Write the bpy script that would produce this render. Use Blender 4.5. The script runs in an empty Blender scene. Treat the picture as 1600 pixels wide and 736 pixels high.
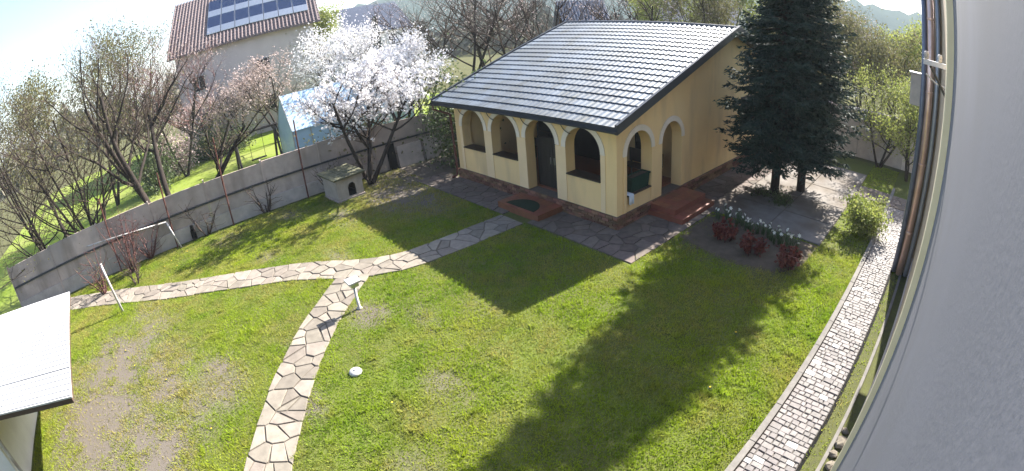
import bpy, math, random
import numpy as np
from mathutils import Vector, Matrix
R = math.radians
scene = bpy.context.scene
COL = scene.collection

# ------------------------------------------------------------------ camera
CAM = np.array([7.848, -9.886, 5.878])
yaw, pitch, roll, FPX, KD = 0.903, 0.439, -0.088, 782.486, -0.058
def cam_axes():
    cy, sy, cp, sp = math.cos(yaw), math.sin(yaw), math.cos(pitch), math.sin(pitch)
    f = np.array([-sy*cp, cy*cp, -sp]); r = np.array([cy, sy, 0.]); u = np.cross(r, f)
    cr, sr = math.cos(roll), math.sin(roll)
    return cr*r+sr*u, -sr*r+cr*u, f
r_, u_, f_ = cam_axes()
cd = bpy.data.cameras.new('camera'); cam = bpy.data.objects.new('camera', cd); COL.objects.link(cam)
cam.matrix_world = Matrix(((r_[0], u_[0], -f_[0], CAM[0]), (r_[1], u_[1], -f_[1], CAM[1]), (r_[2], u_[2], -f_[2], CAM[2]), (0, 0, 0, 1)))
cd.type = 'PANO'; cd.clip_start = 0.02; cd.clip_end = 5000
cd.sensor_width = 36.0; cd.sensor_fit = 'HORIZONTAL'
th = np.linspace(0.0, 1.2, 400); rr = FPX*(th+KD*th**3)*36.0/1600.0          # wide security-camera lens with barrel distortion
A = np.stack([rr, rr**2, rr**3, rr**4], 1); kk = np.linalg.lstsq(A, th, rcond=None)[0]
for tgt in (cd, getattr(cd, 'cycles', None)):
    try:
        tgt.panorama_type = 'FISHEYE_LENS_POLYNOMIAL'
        tgt.fisheye_fov = R(170)
        tgt.fisheye_polynomial_k0 = 0.0
        tgt.fisheye_polynomial_k1, tgt.fisheye_polynomial_k2, tgt.fisheye_polynomial_k3, tgt.fisheye_polynomial_k4 = [-float(k) for k in kk]
        break
    except Exception:
        pass
scene.camera = cam

# ------------------------------------------------------------------ sky, sun, exposure
SUN = Vector((-0.148, 1.318, 1.0)).normalized()
sun_el = math.asin(SUN.z); sun_az = math.atan2(SUN.x, SUN.y)
w = bpy.data.worlds.new('World'); scene.world = w; w.use_nodes = True
nt = w.node_tree; bg = nt.nodes['Background']
sky = nt.nodes.new('ShaderNodeTexSky'); sky.sky_type = 'NISHITA'; sky.sun_disc = False
sky.sun_elevation = sun_el; sky.sun_rotation = sun_az; sky.air_density = 1.0; sky.dust_density = 1.6; sky.ozone_density = 1.0; sky.altitude = 200
nt.links.new(sky.outputs[0], bg.inputs[0]); bg.inputs[1].default_value = 0.085
ld = bpy.data.lights.new('sun', 'SUN'); ld.energy = 5.0; ld.angle = R(0.5); ld.color = (1.0, 0.95, 0.86)
sun = bpy.data.objects.new('sun', ld); COL.objects.link(sun); sun.rotation_euler = SUN.to_track_quat('Z', 'Y').to_euler(); sun.location = (0, 30, 30)
vs = scene.view_settings; vs.view_transform = 'Standard'; vs.look = 'None'; vs.gamma = 1.0; vs.exposure = 2.15; vs.use_curve_mapping = False
scene.cycles.use_denoising = True
scene.cycles.max_bounces = 7; scene.cycles.transparent_max_bounces = 12
scene.cycles.caustics_reflective = False; scene.cycles.caustics_refractive = False
scene.cycles.sample_clamp_indirect = 6.0

# ------------------------------------------------------------------ helpers
ORG = {}
def lin(*c):
    return tuple(((v/255)/12.92 if v/255 <= .04045 else ((v/255+.055)/1.055)**2.4) for v in c)
MATS = {}
def mat(name, c1, c2=None, rough=.8, scale=4., detail=4., metal=0., bump=0., bscale=None, rnd=0., hue=0., spec=.5, transl=0., coat=0., attr=None, c3=None, stretch=None, big=None, streak=None):
    """procedural principled material: world-position noise between two colours, per-object variation, bump"""
    if name in MATS: return MATS[name]
    m = bpy.data.materials.new(name); m.use_nodes = True; t = m.node_tree; N = t.nodes; L = t.links
    p = N['Principled BSDF']; out = N['Material Output']
    c2 = c2 or tuple(v*.75 for v in c1)
    geo = N.new('ShaderNodeNewGeometry'); vec = geo.outputs['Position']
    if stretch:
        mp = N.new('ShaderNodeMapping'); mp.inputs['Scale'].default_value = stretch; L.new(vec, mp.inputs['Vector']); vec = mp.outputs[0]
    nz = N.new('ShaderNodeTexNoise'); nz.inputs['Scale'].default_value = scale; nz.inputs['Detail'].default_value = detail; nz.inputs['Roughness'].default_value = .62
    L.new(vec, nz.inputs['Vector'])
    rp = N.new('ShaderNodeValToRGB'); rp.color_ramp.elements[0].position = .33; rp.color_ramp.elements[1].position = .67
    rp.color_ramp.elements[0].color = (*c1, 1); rp.color_ramp.elements[1].color = (*c2, 1)
    L.new(nz.outputs['Fac'], rp.inputs['Fac']); colr = rp.outputs[0]
    if big:                                                   # slow large-scale variation of the colour
        n2 = N.new('ShaderNodeTexNoise'); n2.inputs['Scale'].default_value = big[0]; n2.inputs['Detail'].default_value = 3
        L.new(geo.outputs['Position'], n2.inputs['Vector'])
        r2 = N.new('ShaderNodeValToRGB'); r2.color_ramp.elements[0].position = .42; r2.color_ramp.elements[1].position = .66
        L.new(n2.outputs['Fac'], r2.inputs['Fac'])
        mx = N.new('ShaderNodeMix'); mx.data_type = 'RGBA'; L.new(r2.outputs[0], mx.inputs['Factor']); L.new(colr, mx.inputs['A']); mx.inputs['B'].default_value = (*big[1], 1)
        colr = mx.outputs['Result']
    if streak:                                                # run-off stains and splashes
        m3 = N.new('ShaderNodeMapping'); m3.inputs['Scale'].default_value = streak[2]; L.new(geo.outputs['Position'], m3.inputs['Vector'])
        n3 = N.new('ShaderNodeTexNoise'); n3.inputs['Scale'].default_value = streak[0]; n3.inputs['Detail'].default_value = 6; L.new(m3.outputs[0], n3.inputs['Vector'])
        r3 = N.new('ShaderNodeValToRGB'); r3.color_ramp.elements[0].position = .5; r3.color_ramp.elements[1].position = .78; L.new(n3.outputs['Fac'], r3.inputs['Fac'])
        mx = N.new('ShaderNodeMix'); mx.data_type = 'RGBA'; L.new(r3.outputs[0], mx.inputs['Factor']); L.new(colr, mx.inputs['A']); mx.inputs['B'].default_value = (*streak[1], 1)
        colr = mx.outputs['Result']
    if attr:
        at = N.new('ShaderNodeAttribute'); at.attribute_name = attr
        mx = N.new('ShaderNodeMix'); mx.data_type = 'RGBA'; L.new(at.outputs['Fac'], mx.inputs['Factor']); L.new(colr, mx.inputs['A']); mx.inputs['B'].default_value = (*c3, 1)
        colr = mx.outputs['Result']
    if rnd or hue:
        oi = N.new('ShaderNodeObjectInfo'); hs = N.new('ShaderNodeHueSaturation')
        mr = N.new('ShaderNodeMapRange'); mr.inputs['To Min'].default_value = 1-rnd; mr.inputs['To Max'].default_value = 1+rnd
        L.new(oi.outputs['Random'], mr.inputs['Value']); L.new(mr.outputs[0], hs.inputs['Value'])
        if hue:
            wn = N.new('ShaderNodeTexWhiteNoise'); wn.noise_dimensions = '1D'; L.new(oi.outputs['Random'], wn.inputs['W'])
            m2 = N.new('ShaderNodeMapRange'); m2.inputs['To Min'].default_value = .5-hue; m2.inputs['To Max'].default_value = .5+hue
            L.new(wn.outputs['Value'], m2.inputs['Value']); L.new(m2.outputs[0], hs.inputs['Hue'])
        L.new(colr, hs.inputs['Color']); colr = hs.outputs[0]
    L.new(colr, p.inputs['Base Color'])
    p.inputs['Roughness'].default_value = rough; p.inputs['Metallic'].default_value = metal; p.inputs['Specular IOR Level'].default_value = min(spec, .12) if rough >= .85 else spec
    if coat: p.inputs['Coat Weight'].default_value = coat; p.inputs['Coat Roughness'].default_value = .12
    if bump:
        nb = N.new('ShaderNodeTexNoise'); nb.inputs['Scale'].default_value = bscale or scale*6; nb.inputs['Detail'].default_value = 5
        L.new(vec, nb.inputs['Vector'])
        b = N.new('ShaderNodeBump'); b.inputs['Strength'].default_value = bump; b.inputs['Distance'].default_value = .02
        L.new(nb.outputs['Fac'], b.inputs['Height']); L.new(b.outputs[0], p.inputs['Normal'])
    if transl:
        tr = N.new('ShaderNodeBsdfTranslucent'); L.new(colr, tr.inputs['Color'])
        ms = N.new('ShaderNodeMixShader'); ms.inputs[0].default_value = transl
        L.new(p.outputs[0], ms.inputs[1]); L.new(tr.outputs[0], ms.inputs[2]); L.new(ms.outputs[0], out.inputs['Surface'])
    MATS[name] = m
    return m

class MB:
    def __init__(s): s.v = []; s.f = []
    def add(s, vs, fs):
        b = len(s.v); s.v += [tuple(map(float, p)) for p in vs]; s.f += [tuple(i+b for i in f) for f in fs]; return s
    def hexa(s, p):                     # 8 corners: bottom loop, top loop
        return s.add(p, [(3, 2, 1, 0), (4, 5, 6, 7), (0, 1, 5, 4), (1, 2, 6, 5), (2, 3, 7, 6), (3, 0, 4, 7)])
    def box(s, a, b):
        x0, y0, z0 = a; x1, y1, z1 = b
        return s.hexa([(x0, y0, z0), (x1, y0, z0), (x1, y1, z0), (x0, y1, z0), (x0, y0, z1), (x1, y0, z1), (x1, y1, z1), (x0, y1, z1)])
    def obox(s, c, size, rot=(0, 0, 0)):
        M = Matrix.Translation(c) @ __import__('mathutils').Euler(rot).to_matrix().to_4x4()
        h = [v/2 for v in size]
        pts = [(-h[0], -h[1], -h[2]), (h[0], -h[1], -h[2]), (h[0], h[1], -h[2]), (-h[0], h[1], -h[2]), (-h[0], -h[1], h[2]), (h[0], -h[1], h[2]), (h[0], h[1], h[2]), (-h[0], h[1], h[2])]
        return s.hexa([M @ Vector(q) for q in pts])
    def prism(s, poly, z0, z1, inset=0.):
        n = len(poly); cx = sum(p[0] for p in poly)/n; cy = sum(p[1] for p in poly)/n
        zt = z1 if callable(z1) else (lambda x, y: z1)
        top = []
        for x, y in poly:
            d = math.hypot(x-cx, y-cy) or 1; k = max(0, 1-inset/d); top.append((cx+(x-cx)*k, cy+(y-cy)*k))
        vs = [(x, y, z0) for x, y in poly]
        if inset:
            vs += [(x, y, zt(x, y)-inset*.7) for x, y in poly] + [(x, y, zt(x, y)) for x, y in top]
            fs = [tuple(range(2*n, 3*n))] + [(i, (i+1) % n, (i+1) % n+n, i+n) for i in range(n)] + [(i+n, (i+1) % n+n, (i+1) % n+2*n, i+2*n) for i in range(n)]
        else:
            vs += [(x, y, zt(x, y)) for x, y in poly]
            fs = [tuple(range(n, 2*n)), tuple(range(n-1, -1, -1))] + [(i, (i+1) % n, (i+1) % n+n, i+n) for i in range(n)]
        return s.add(vs, fs)
    def tube(s, pts, rad, n=8, caps=True):
        pts = [Vector(p) for p in pts]; k = len(pts)
        if not hasattr(rad, '__len__'): rad = [rad]*k
        b = len(s.v); ref = Vector((0, 0, 1))
        d0 = (pts[-1]-pts[0]).normalized()
        if abs(d0.z) > .9: ref = Vector((1, 0, 0))
        for i, p in enumerate(pts):
            d = (pts[min(i+1, k-1)]-pts[max(i-1, 0)])
            d = d.normalized() if d.length > 1e-9 else Vector((0, 0, 1))
            a = d.cross(ref); a = a.normalized() if a.length > 1e-6 else Vector((1, 0, 0)); c = d.cross(a)
            for j in range(n):
                t = 2*math.pi*j/n; q = p+(a*math.cos(t)+c*math.sin(t))*rad[i]; s.v.append((q.x, q.y, q.z))
        for i in range(k-1):
            for j in range(n):
                s.f.append((b+i*n+j, b+i*n+(j+1) % n, b+(i+1)*n+(j+1) % n, b+(i+1)*n+j))
        if caps: s.f.append(tuple(b+j for j in range(n-1, -1, -1))); s.f.append(tuple(b+(k-1)*n+j for j in range(n)))
        return s
    def lathe(s, c, prof, n=16):        # prof: (radius, z)
        b = len(s.v)
        for r0, z in prof:
            for j in range(n): t = 2*math.pi*j/n; s.v.append((c[0]+r0*math.cos(t), c[1]+r0*math.sin(t), c[2]+z))
        for i in range(len(prof)-1):
            for j in range(n): s.f.append((b+i*n+j, b+i*n+(j+1) % n, b+(i+1)*n+(j+1) % n, b+(i+1)*n+j))
        s.f.append(tuple(b+j for j in range(n-1, -1, -1))); s.f.append(tuple(b+(len(prof)-1)*n+j for j in range(n)))
        return s
    def build(s, name, m, parent=None, smooth=False, bevel=0.):
        o0 = ORG[parent.name] if parent else (0, 0, 0)
        me = bpy.data.meshes.new(name)
        me.from_pydata([(a-o0[0], b-o0[1], c-o0[2]) for a, b, c in s.v], [], s.f); me.update()
        if smooth: me.polygons.foreach_set('use_smooth', [True]*len(me.polygons))
        return link(name, me, m, parent, bevel)
def link(name, me, m, parent=None, bevel=0., loc=None):
    if m is not None and not me.materials: me.materials.append(m)
    o = bpy.data.objects.new(name, me); COL.objects.link(o)
    if parent: o.parent = parent
    o0 = ORG[parent.name] if parent else (0, 0, 0)
    if loc is not None: o.location = (loc[0]-o0[0], loc[1]-o0[1], loc[2]-o0[2])
    ORG[o.name] = tuple(loc) if loc is not None else o0
    if bevel:
        bv = o.modifiers.new('bevel', 'BEVEL'); bv.width = bevel; bv.segments = 2; bv.limit_method = 'ANGLE'
    return o
def np_mesh(name, V, F, m, parent=None, rnd=None, org=None):
    o0 = np.array(ORG[parent.name] if parent else (0, 0, 0))
    V = np.asarray(V, np.float32)-o0.astype(np.float32); F = np.asarray(F, np.int32); k = F.shape[1]
    me = bpy.data.meshes.new(name); me.vertices.add(len(V)); me.vertices.foreach_set('co', V.ravel())
    me.loops.add(F.size); me.loops.foreach_set('vertex_index', F.ravel())
    me.polygons.add(len(F)); me.polygons.foreach_set('loop_start', np.arange(0, F.size, k, dtype=np.int32))
    try: me.polygons.foreach_set('loop_total', np.full(len(F), k, np.int32))
    except Exception: pass
    me.update(calc_edges=True)
    if rnd is not None:
        a = me.attributes.new('rnd', 'FLOAT', 'FACE'); a.data.foreach_set('value', np.asarray(rnd, np.float32))
    return link(name, me, m, parent)
def tag(o, label=None, cat=None, group=None, kind=None):
    if label: o['label'] = label
    if cat: o['category'] = cat
    if group: o['group'] = group
    if kind: o['kind'] = kind
    return o
def empty(name, loc, label=None, cat=None, group=None, kind=None):
    o = bpy.data.objects.new(name, None); COL.objects.link(o); o.location = loc; o.empty_display_size = .2
    ORG[o.name] = tuple(loc); return tag(o, label, cat, group, kind)
def pol(az, d):                     # compass direction seen from the camera's mast, metres away
    return (CAM[0]+d*math.sin(R(az)), CAM[1]+d*math.cos(R(az)))

# voronoi cells clipped to a box, joints left open
def clip(poly, a, b, c):            # keep a*x+b*y <= c
    out = []
    for i in range(len(poly)):
        p, q = poly[i], poly[(i+1) % len(poly)]
        dp, dq = a*p[0]+b*p[1]-c, a*q[0]+b*q[1]-c
        if dp <= 0: out.append(p)
        if (dp < 0) != (dq < 0) and abs(dp-dq) > 1e-12:
            t = dp/(dp-dq); out.append((p[0]+t*(q[0]-p[0]), p[1]+t*(q[1]-p[1])))
    return out
def voronoi(rng, L, W, cell, gap, jit=.42):
    nx, ny = max(1, round(L/cell)), max(1, round(W/cell)); pts = []
    for i in range(nx):
        for j in range(ny):
            off = .5 if j % 2 else 0
            if jit > .45 and rng.random() < .16: continue
            pts.append((((i+.5+off*.6)+rng.uniform(-jit, jit))*L/nx, ((j+.5)+rng.uniform(-jit, jit))*W/ny))
    cells = []
    for i, p in enumerate(pts):
        poly = [(0, 0), (L, 0), (L, W), (0, W)]
        for j, q in enumerate(pts):
            if i == j or abs(p[0]-q[0])+abs(p[1]-q[1]) > cell*7: continue
            dx, dy = q[0]-p[0], q[1]-p[1]; d = math.hypot(dx, dy)
            c = (dx*(p[0]+q[0])/2+dy*(p[1]+q[1])/2)-gap/2*d
            poly = clip(poly, dx, dy, c)
            if len(poly) < 3: break
        if len(poly) >= 3:
            cl = [poly[0]]
            for q in poly[1:]:
                if math.hypot(q[0]-cl[-1][0], q[1]-cl[-1][1]) > .02: cl.append(q)
            if len(cl) >= 3 and math.hypot(cl[0][0]-cl[-1][0], cl[0][1]-cl[-1][1]) < .02: cl.pop()
            if len(cl) >= 3: cells.append(cl)
    return cells

# ------------------------------------------------------------------ materials
M_YEL = mat('yellow_plaster', (.82, .585, .30), (.765, .54, .275), rough=.9, scale=1.3, bump=.15, bscale=60, big=(.5, (.76, .55, .29)), streak=(1.6, (.57, .41, .24), (1, 1, .22)))
M_YEL2 = mat('paler_yellow_plaster', (.80, .60, .37), (.74, .55, .335), rough=.9, scale=1.3, bump=.15, bscale=60)
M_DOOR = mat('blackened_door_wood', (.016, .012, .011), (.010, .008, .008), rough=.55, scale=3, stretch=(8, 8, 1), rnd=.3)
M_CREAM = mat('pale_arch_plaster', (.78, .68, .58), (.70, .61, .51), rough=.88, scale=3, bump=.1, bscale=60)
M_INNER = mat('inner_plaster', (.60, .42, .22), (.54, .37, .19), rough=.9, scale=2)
M_BRICK = mat('clinker_brick', (.22, .115, .075), (.15, .085, .062), rough=.85, scale=9, rnd=.45, hue=.025, bump=.4, bscale=70)
M_MORTAR = mat('dark_mortar', (.15, .12, .10), (.10, .085, .075), rough=.95, scale=20)
M_TERRA = mat('terracotta_tile', (.22, .072, .038), (.165, .055, .033), rough=.6, scale=7, rnd=.2, hue=.01, bump=.1)
M_TILE = mat('graphite_metal_tile', (.12, .145, .18), (.095, .117, .15), rough=.5, scale=1.6, spec=.45, rnd=.22, metal=.08, big=(.8, (.085, .098, .115)), streak=(2., (.075, .08, .075), (1, .5, 1)))  # big: dirt plus tree shade painted in as darker patches
M_DARKMET = mat('anthracite_metal', (.022, .026, .034), (.03, .034, .042), rough=.45, scale=5)
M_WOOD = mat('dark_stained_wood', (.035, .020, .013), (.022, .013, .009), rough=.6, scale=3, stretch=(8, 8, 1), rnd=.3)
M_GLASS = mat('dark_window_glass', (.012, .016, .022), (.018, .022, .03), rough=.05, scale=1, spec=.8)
M_GRASSBLADE = mat('grass_blades', (.255, .345, .022), (.14, .235, .016), rough=.75, scale=1.7, transl=.45, attr='rnd', c3=(.36, .31, .10), spec=.15, big=(.35, (.29, .36, .025)))
M_SOIL = mat('garden_soil', (.075, .058, .044), (.11, .09, .070), rough=.97, scale=5, bump=.6, bscale=40, detail=8)
M_FLAG = mat('pale_flagstone', (.235, .205, .172), (.175, .152, .128), rough=.85, scale=5, rnd=.20, hue=.012, bump=.25, bscale=45)
M_JOINT = mat('flagstone_joint', (.09, .078, .066), (.125, .108, .088), rough=.95, scale=12)
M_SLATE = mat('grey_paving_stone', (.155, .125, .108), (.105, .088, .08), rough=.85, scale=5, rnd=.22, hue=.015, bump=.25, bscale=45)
M_SLAB = mat('worn_concrete_slab', (.20, .182, .168), (.145, .132, .122), rough=.9, scale=2.2, rnd=.08, bump=.2, bscale=40, detail=8, big=(.8, (.12, .10, .082)))
M_COBBLE = mat('granite_cobble', (.185, .168, .164), (.135, .123, .121), rough=.8, scale=9, rnd=.20, hue=.03, bump=.3, bscale=70)
M_WCOBBLE = mat('white_marble_cobble', (.36, .35, .345), (.29, .28, .275), rough=.6, scale=9, rnd=.06)
M_KERB = mat('concrete_kerb', (.19, .177, .165), (.14, .132, .123), rough=.9, scale=6, rnd=.06, bump=.2)
M_CONC = mat('weathered_concrete', (.50, .405, .36), (.39, .315, .28), rough=.95, scale=2.6, detail=8, bump=.35, bscale=26, rnd=.12, big=(.7, (.31, .27, .25)), streak=(1.4, (.20, .165, .14), (1, 1, .25)))
M_CONCL = mat('pale_concrete', (.48, .42, .385), (.36, .32, .295), rough=.95, scale=3, detail=8, bump=.35, bscale=26, rnd=.14)
M_RUST = mat('rusty_iron', (.13, .035, .022), (.07, .025, .018), rough=.8, scale=14, bump=.2)
M_WHITEPAINT = mat('chipped_white_paint', (.48, .47, .47), (.34, .33, .32), rough=.5, scale=7, streak=(3., (.17, .10, .07), (1, 1, .5)))
M_BARK = mat('grey_brown_bark', (.045, .035, .030), (.024, .020, .018), rough=.95, scale=10, bump=.6, bscale=30, stretch=(1, 1, .3))
M_TWIG = mat('brown_twigs', (.085, .062, .05), (.055, .042, .036), rough=.9, scale=3)
M_TWIGP = mat('reddish_twigs', (.14, .062, .058), (.09, .05, .045), rough=.9, scale=3)
M_BLOSSOM = mat('white_blossom', (.86, .85, .87), (.76, .75, .79), rough=.8, scale=2, transl=.35, attr='rnd', c3=(.58, .55, .56))
M_PINK = mat('pale_pink_blossom', (.66, .54, .53), (.50, .40, .39), rough=.85, scale=2, transl=.3, attr='rnd', c3=(.26, .20, .165))
M_BUDS = mat('young_olive_leaves', (.17, .17, .055), (.12, .125, .045), rough=.8, scale=1.2, transl=.35, attr='rnd', c3=(.12, .10, .06))
M_LEAFY = mat('fresh_yellow_green_leaves', (.22, .26, .045), (.15, .20, .04), rough=.7, scale=1.4, transl=.45, attr='rnd', c3=(.28, .29, .09))
M_LEAFD = mat('mid_green_leaves', (.07, .105, .028), (.045, .075, .022), rough=.6, scale=1.4, transl=.3, attr='rnd', c3=(.10, .13, .045))
M_NEEDLE = mat('blue_green_spruce_needles', (.024, .044, .036), (.014, .030, .026), rough=.7, scale=1.2, transl=.10, attr='rnd', c3=(.045, .062, .045), spec=.15)
M_PLAS_P = mat('pinkish_grey_render', (.52, .45, .45), (.46, .395, .395), rough=.95, scale=.8, big=(.3, (.44, .38, .385)))
M_ROOFN = mat('brown_clay_tiles', (.15, .105, .105), (.11, .08, .082), rough=.7, scale=3, rnd=.1)
M_SOLAR = mat('solar_cell_glass', (.008, .016, .05), (.010, .02, .06), rough=.12, scale=4, spec=.7)
M_ALU = mat('brushed_aluminium', (.55, .56, .58), (.48, .49, .51), rough=.35, metal=.9, scale=6)
M_WALLW = mat('white_render', (.70, .68, .65), (.62, .60, .57), rough=.9, scale=1.5)
M_WALLG = mat('smooth_grey_render', (.19, .19, .218), (.172, .172, .196), rough=.9, scale=.8, bump=.04, bscale=60, big=(.7, (.165, .163, .182)), streak=(.9, (.15, .147, .158), (1, 1, .18)))
M_WALLT = mat('tan_render', (.46, .36, .26), (.40, .31, .22), rough=.92, scale=1.5, bump=.15, bscale=60)
M_TRIM = mat('cream_corner_trim', (.92, .76, .52), (.88, .72, .48), rough=.7, scale=4)
M_COPPER = mat('weathered_copper', (.80, .58, .50), (.66, .42, .34), rough=.32, metal=.6, scale=2.5)
M_ZINC = mat('zinc_pipe', (.40, .42, .48), (.33, .35, .41), rough=.45, metal=.4, scale=5)
M_ZINC2 = mat('blue_grey_pipe', (.16, .18, .25), (.12, .14, .20), rough=.4, metal=.3, scale=5)
M_BLUEROOF = mat('pale_blue_sheet', (.42, .55, .68), (.36, .50, .64), rough=.3, scale=2, spec=.6)
M_BLUEGREY = mat('blue_grey_roof', (.11, .13, .19), (.085, .10, .15), rough=.6, scale=3)
M_RUBBER = mat('dark_green_mat', (.012, .028, .018), (.018, .035, .022), rough=.95, scale=30, bump=.4)
M_CLOTHG = mat('dark_green_cloth', (.016, .045, .030), (.012, .035, .024), rough=.9, scale=12)
M_CLOTHW = mat('pale_blue_cloth', (.62, .66, .74), (.55, .60, .68), rough=.9, scale=9)
M_MOSS = mat('mossy_boards', (.16, .15, .105), (.09, .095, .055), rough=.95, scale=6, bump=.5, detail=8, rnd=.15)
M_DOGW = mat('doghouse_plaster', (.40, .35, .31), (.32, .28, .25), rough=.9, scale=4)
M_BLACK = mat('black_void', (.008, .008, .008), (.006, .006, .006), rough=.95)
M_RED = mat('dark_red_shoots', (.10, .014, .012), (.06, .010, .011), rough=.7, scale=6, transl=.25, attr='rnd', c3=(.20, .045, .025))
M_STRAP = mat('strap_leaves', (.06, .10, .035), (.04, .075, .025), rough=.6, scale=6, transl=.25, attr='rnd', c3=(.10, .14, .05))
M_PETAL = mat('white_petals', (.82, .82, .76), (.76, .76, .68), rough=.7, scale=6, transl=.3)
M_DEEPW = mat('shed_roof_white', (.50, .50, .51), (.42, .42, .43), rough=.55, scale=2)
M_BROWN = mat('brown_board', (.075, .045, .03), (.05, .03, .022), rough=.8, scale=5, stretch=(1, 1, 6))
M_FARGROUND = mat('rough_ground', (.10, .10, .05), (.075, .075, .045), rough=1., scale=.6, detail=8, spec=0.)
M_FAR = mat('hazy_spring_wood', (.10, .105, .07), (.075, .085, .06), rough=.95, scale=.08, attr='rnd', c3=(.14, .125, .095))
M_HILL = mat('wooded_hill', (.035, .055, .05), (.05, .07, .06), rough=1., scale=.03, detail=8, spec=0.)
M_MOSSG = mat('mossy_strip', (.085, .092, .028), (.06, .062, .03), rough=.95, scale=7, detail=8, bump=.5)
M_ROCK = mat('limestone_rock', (.20, .175, .14), (.13, .112, .09), rough=.9, scale=6, bump=.5)

# ------------------------------------------------------------------ ground, lawn, hill
g = MB(); n = 40; rad = [0, 20, 60, 150, 400, 1000]
gv = [(0, 0, -.03)]; gf = []
for k in rad[1:]:
    for j in range(n): t = 2*math.pi*j/n; gv.append((k*math.cos(t), k*math.sin(t), -.03))
for j in range(n): gf.append((0, 1+j, 1+(j+1) % n))
for i in range(len(rad)-2):
    for j in range(n): a = 1+i*n; gf.append((a+j, a+n+j, a+n+(j+1) % n, a+(j+1) % n))
g.add(gv, gf); tag(g.build('ground', M_FARGROUND), kind='structure')

BARE = [(-1.9, -14.1, 3.2, 1.7, 1.15), (.1, -12.6, 2.0, .9, 1.0), (-3.6, -13.5, 2.2, 1.1, 1.0), (-1.35, -10.75, 1.1, .65, .85), (-2.3, -12.2, 1.9, 1.0, .75), (-4.7, -12.3, 1.7, .9, .62), (-1.0, -11.5, 1.4, .7, .6), (-6.2, -12.4, 1.2, .7, .5), (-9.6, -.6, 1.9, 3.0, 1.0), (-9.0, 2, 1.6, 3., 1.0),
        (-1.35, -6.9, .6, .5, .8), (-7.6, -4.9, 1.1, .6, .55), (-7.7, -2.5, 2.5, 1.4, 1.05), (-9.6, -9.0, 1.0, .6, .5), (.6, -9.2, .6, .35, .5), (1.8, -6.9, .6, .35, .5), (-9.7, -6.4, 1.0, .7, .5), (3.2, .9, 1.6, .8, .6), (-1.5, -8.6, .25, .4, .6), (-4.6, -6.2, .8, .4, .45), (-.4, -6.0, .6, .35, .4), (3.4, -8.4, .7, .4, .4), (.2, -4.9, .5, .3, .3), (-6.6, -8.0, .7, .4, .4)]
def bare(x, y):
    b = np.zeros_like(x)
    for cx, cy, rx, ry, s in BARE:
        d = np.sqrt(((x-cx)/rx)**2+((y-cy)/ry)**2); b = np.maximum(b, s*np.clip(1.35-d, 0, 1))
    return b
def vnoise(x, y, s, seed):          # cheap value noise for placing things
    rs = np.random.RandomState(seed); T = rs.rand(64, 64); xx, yy = x/s, y/s
    i, j = np.floor(xx).astype(int), np.floor(yy).astype(int); fx, fy = xx-i, yy-j; fx = fx*fx*(3-2*fx); fy = fy*fy*(3-2*fy)
    t = lambda a, b: T[a % 64, b % 64]
    return (t(i, j)*(1-fx)+t(i+1, j)*fx)*(1-fy)+(t(i, j+1)*(1-fx)+t(i+1, j+1)*fx)*fy
def lawn_sheet(name, x0, x1, y0, y1, st, z=0.):
    xs = np.arange(x0, x1+st/2, st); ys = np.arange(y0, y1+st/2, st); X, Y = np.meshgrid(xs, ys, indexing='ij')
    V = np.stack([X.ravel(), Y.ravel(), np.full(X.size, z)], 1); a, b = len(xs), len(ys)
    I, J = np.meshgrid(np.arange(a-1), np.arange(b-1), indexing='ij'); I, J = I.ravel(), J.ravel()
    F = np.stack([I*b+J, (I+1)*b+J, (I+1)*b+J+1, I*b+J+1], 1)
    cx, cy = V[F].mean(1)[:, 0], V[F].mean(1)[:, 1]
    return name, V, F, cx, cy
nm, V, F, cx, cy = lawn_sheet('lawn', -11.3, 8.2, -17, 13.6, .15)
M_LAWN = mat('lawn_turf', (.070, .088, .020), (.105, .105, .036), rough=.95, scale=6, detail=8, bump=.7, bscale=45, attr='rnd', c3=(.118, .102, .086), big=(.5, (.095, .12, .024)))
b = np.clip(bare(cx, cy)*1.5*(.45+.8*vnoise(cx, cy, .35, 3)), 0, 1)
tag(np_mesh(nm, V, F, M_LAWN, rnd=b), kind='structure')
nm, V, F, cx, cy = lawn_sheet('neighbour_lawn', -46, -11.6, -26, 12, 2.0, -.004)
M_NLAWN = mat('neighbour_turf', (.15, .205, .022), (.115, .165, .02), rough=.95, scale=1.5, detail=8, bump=.5, bscale=25, big=(.2, (.18, .20, .055)))
tag(np_mesh(nm, V, F, M_NLAWN), kind='structure')
# far wooded hill
hv, hf = [], []; k = 0; NA = 90
for j in range(NA+1):
    a = -70+100*j/NA; e = 42+4*math.sin(a*.11+1)+3*math.sin(a*.37)
    e = max(10, e)
    for (d, zz) in ((300, -.02), (350, e*.40), (410, e*.74), (520, e*.6)):
        x, y = pol(a, d); hv.append((x, y, zz+(2.5*math.sin(a*3.1+d) if zz > 1 else 0)))
for j in range(NA):
    for i in range(3): hf.append((j*4+i, j*4+i+1, (j+1)*4+i+1, (j+1)*4+i))
h = MB(); h.add(hv, [f[::-1] for f in hf]); tag(h.build('hill', M_HILL, smooth=True), kind='structure')

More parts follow.
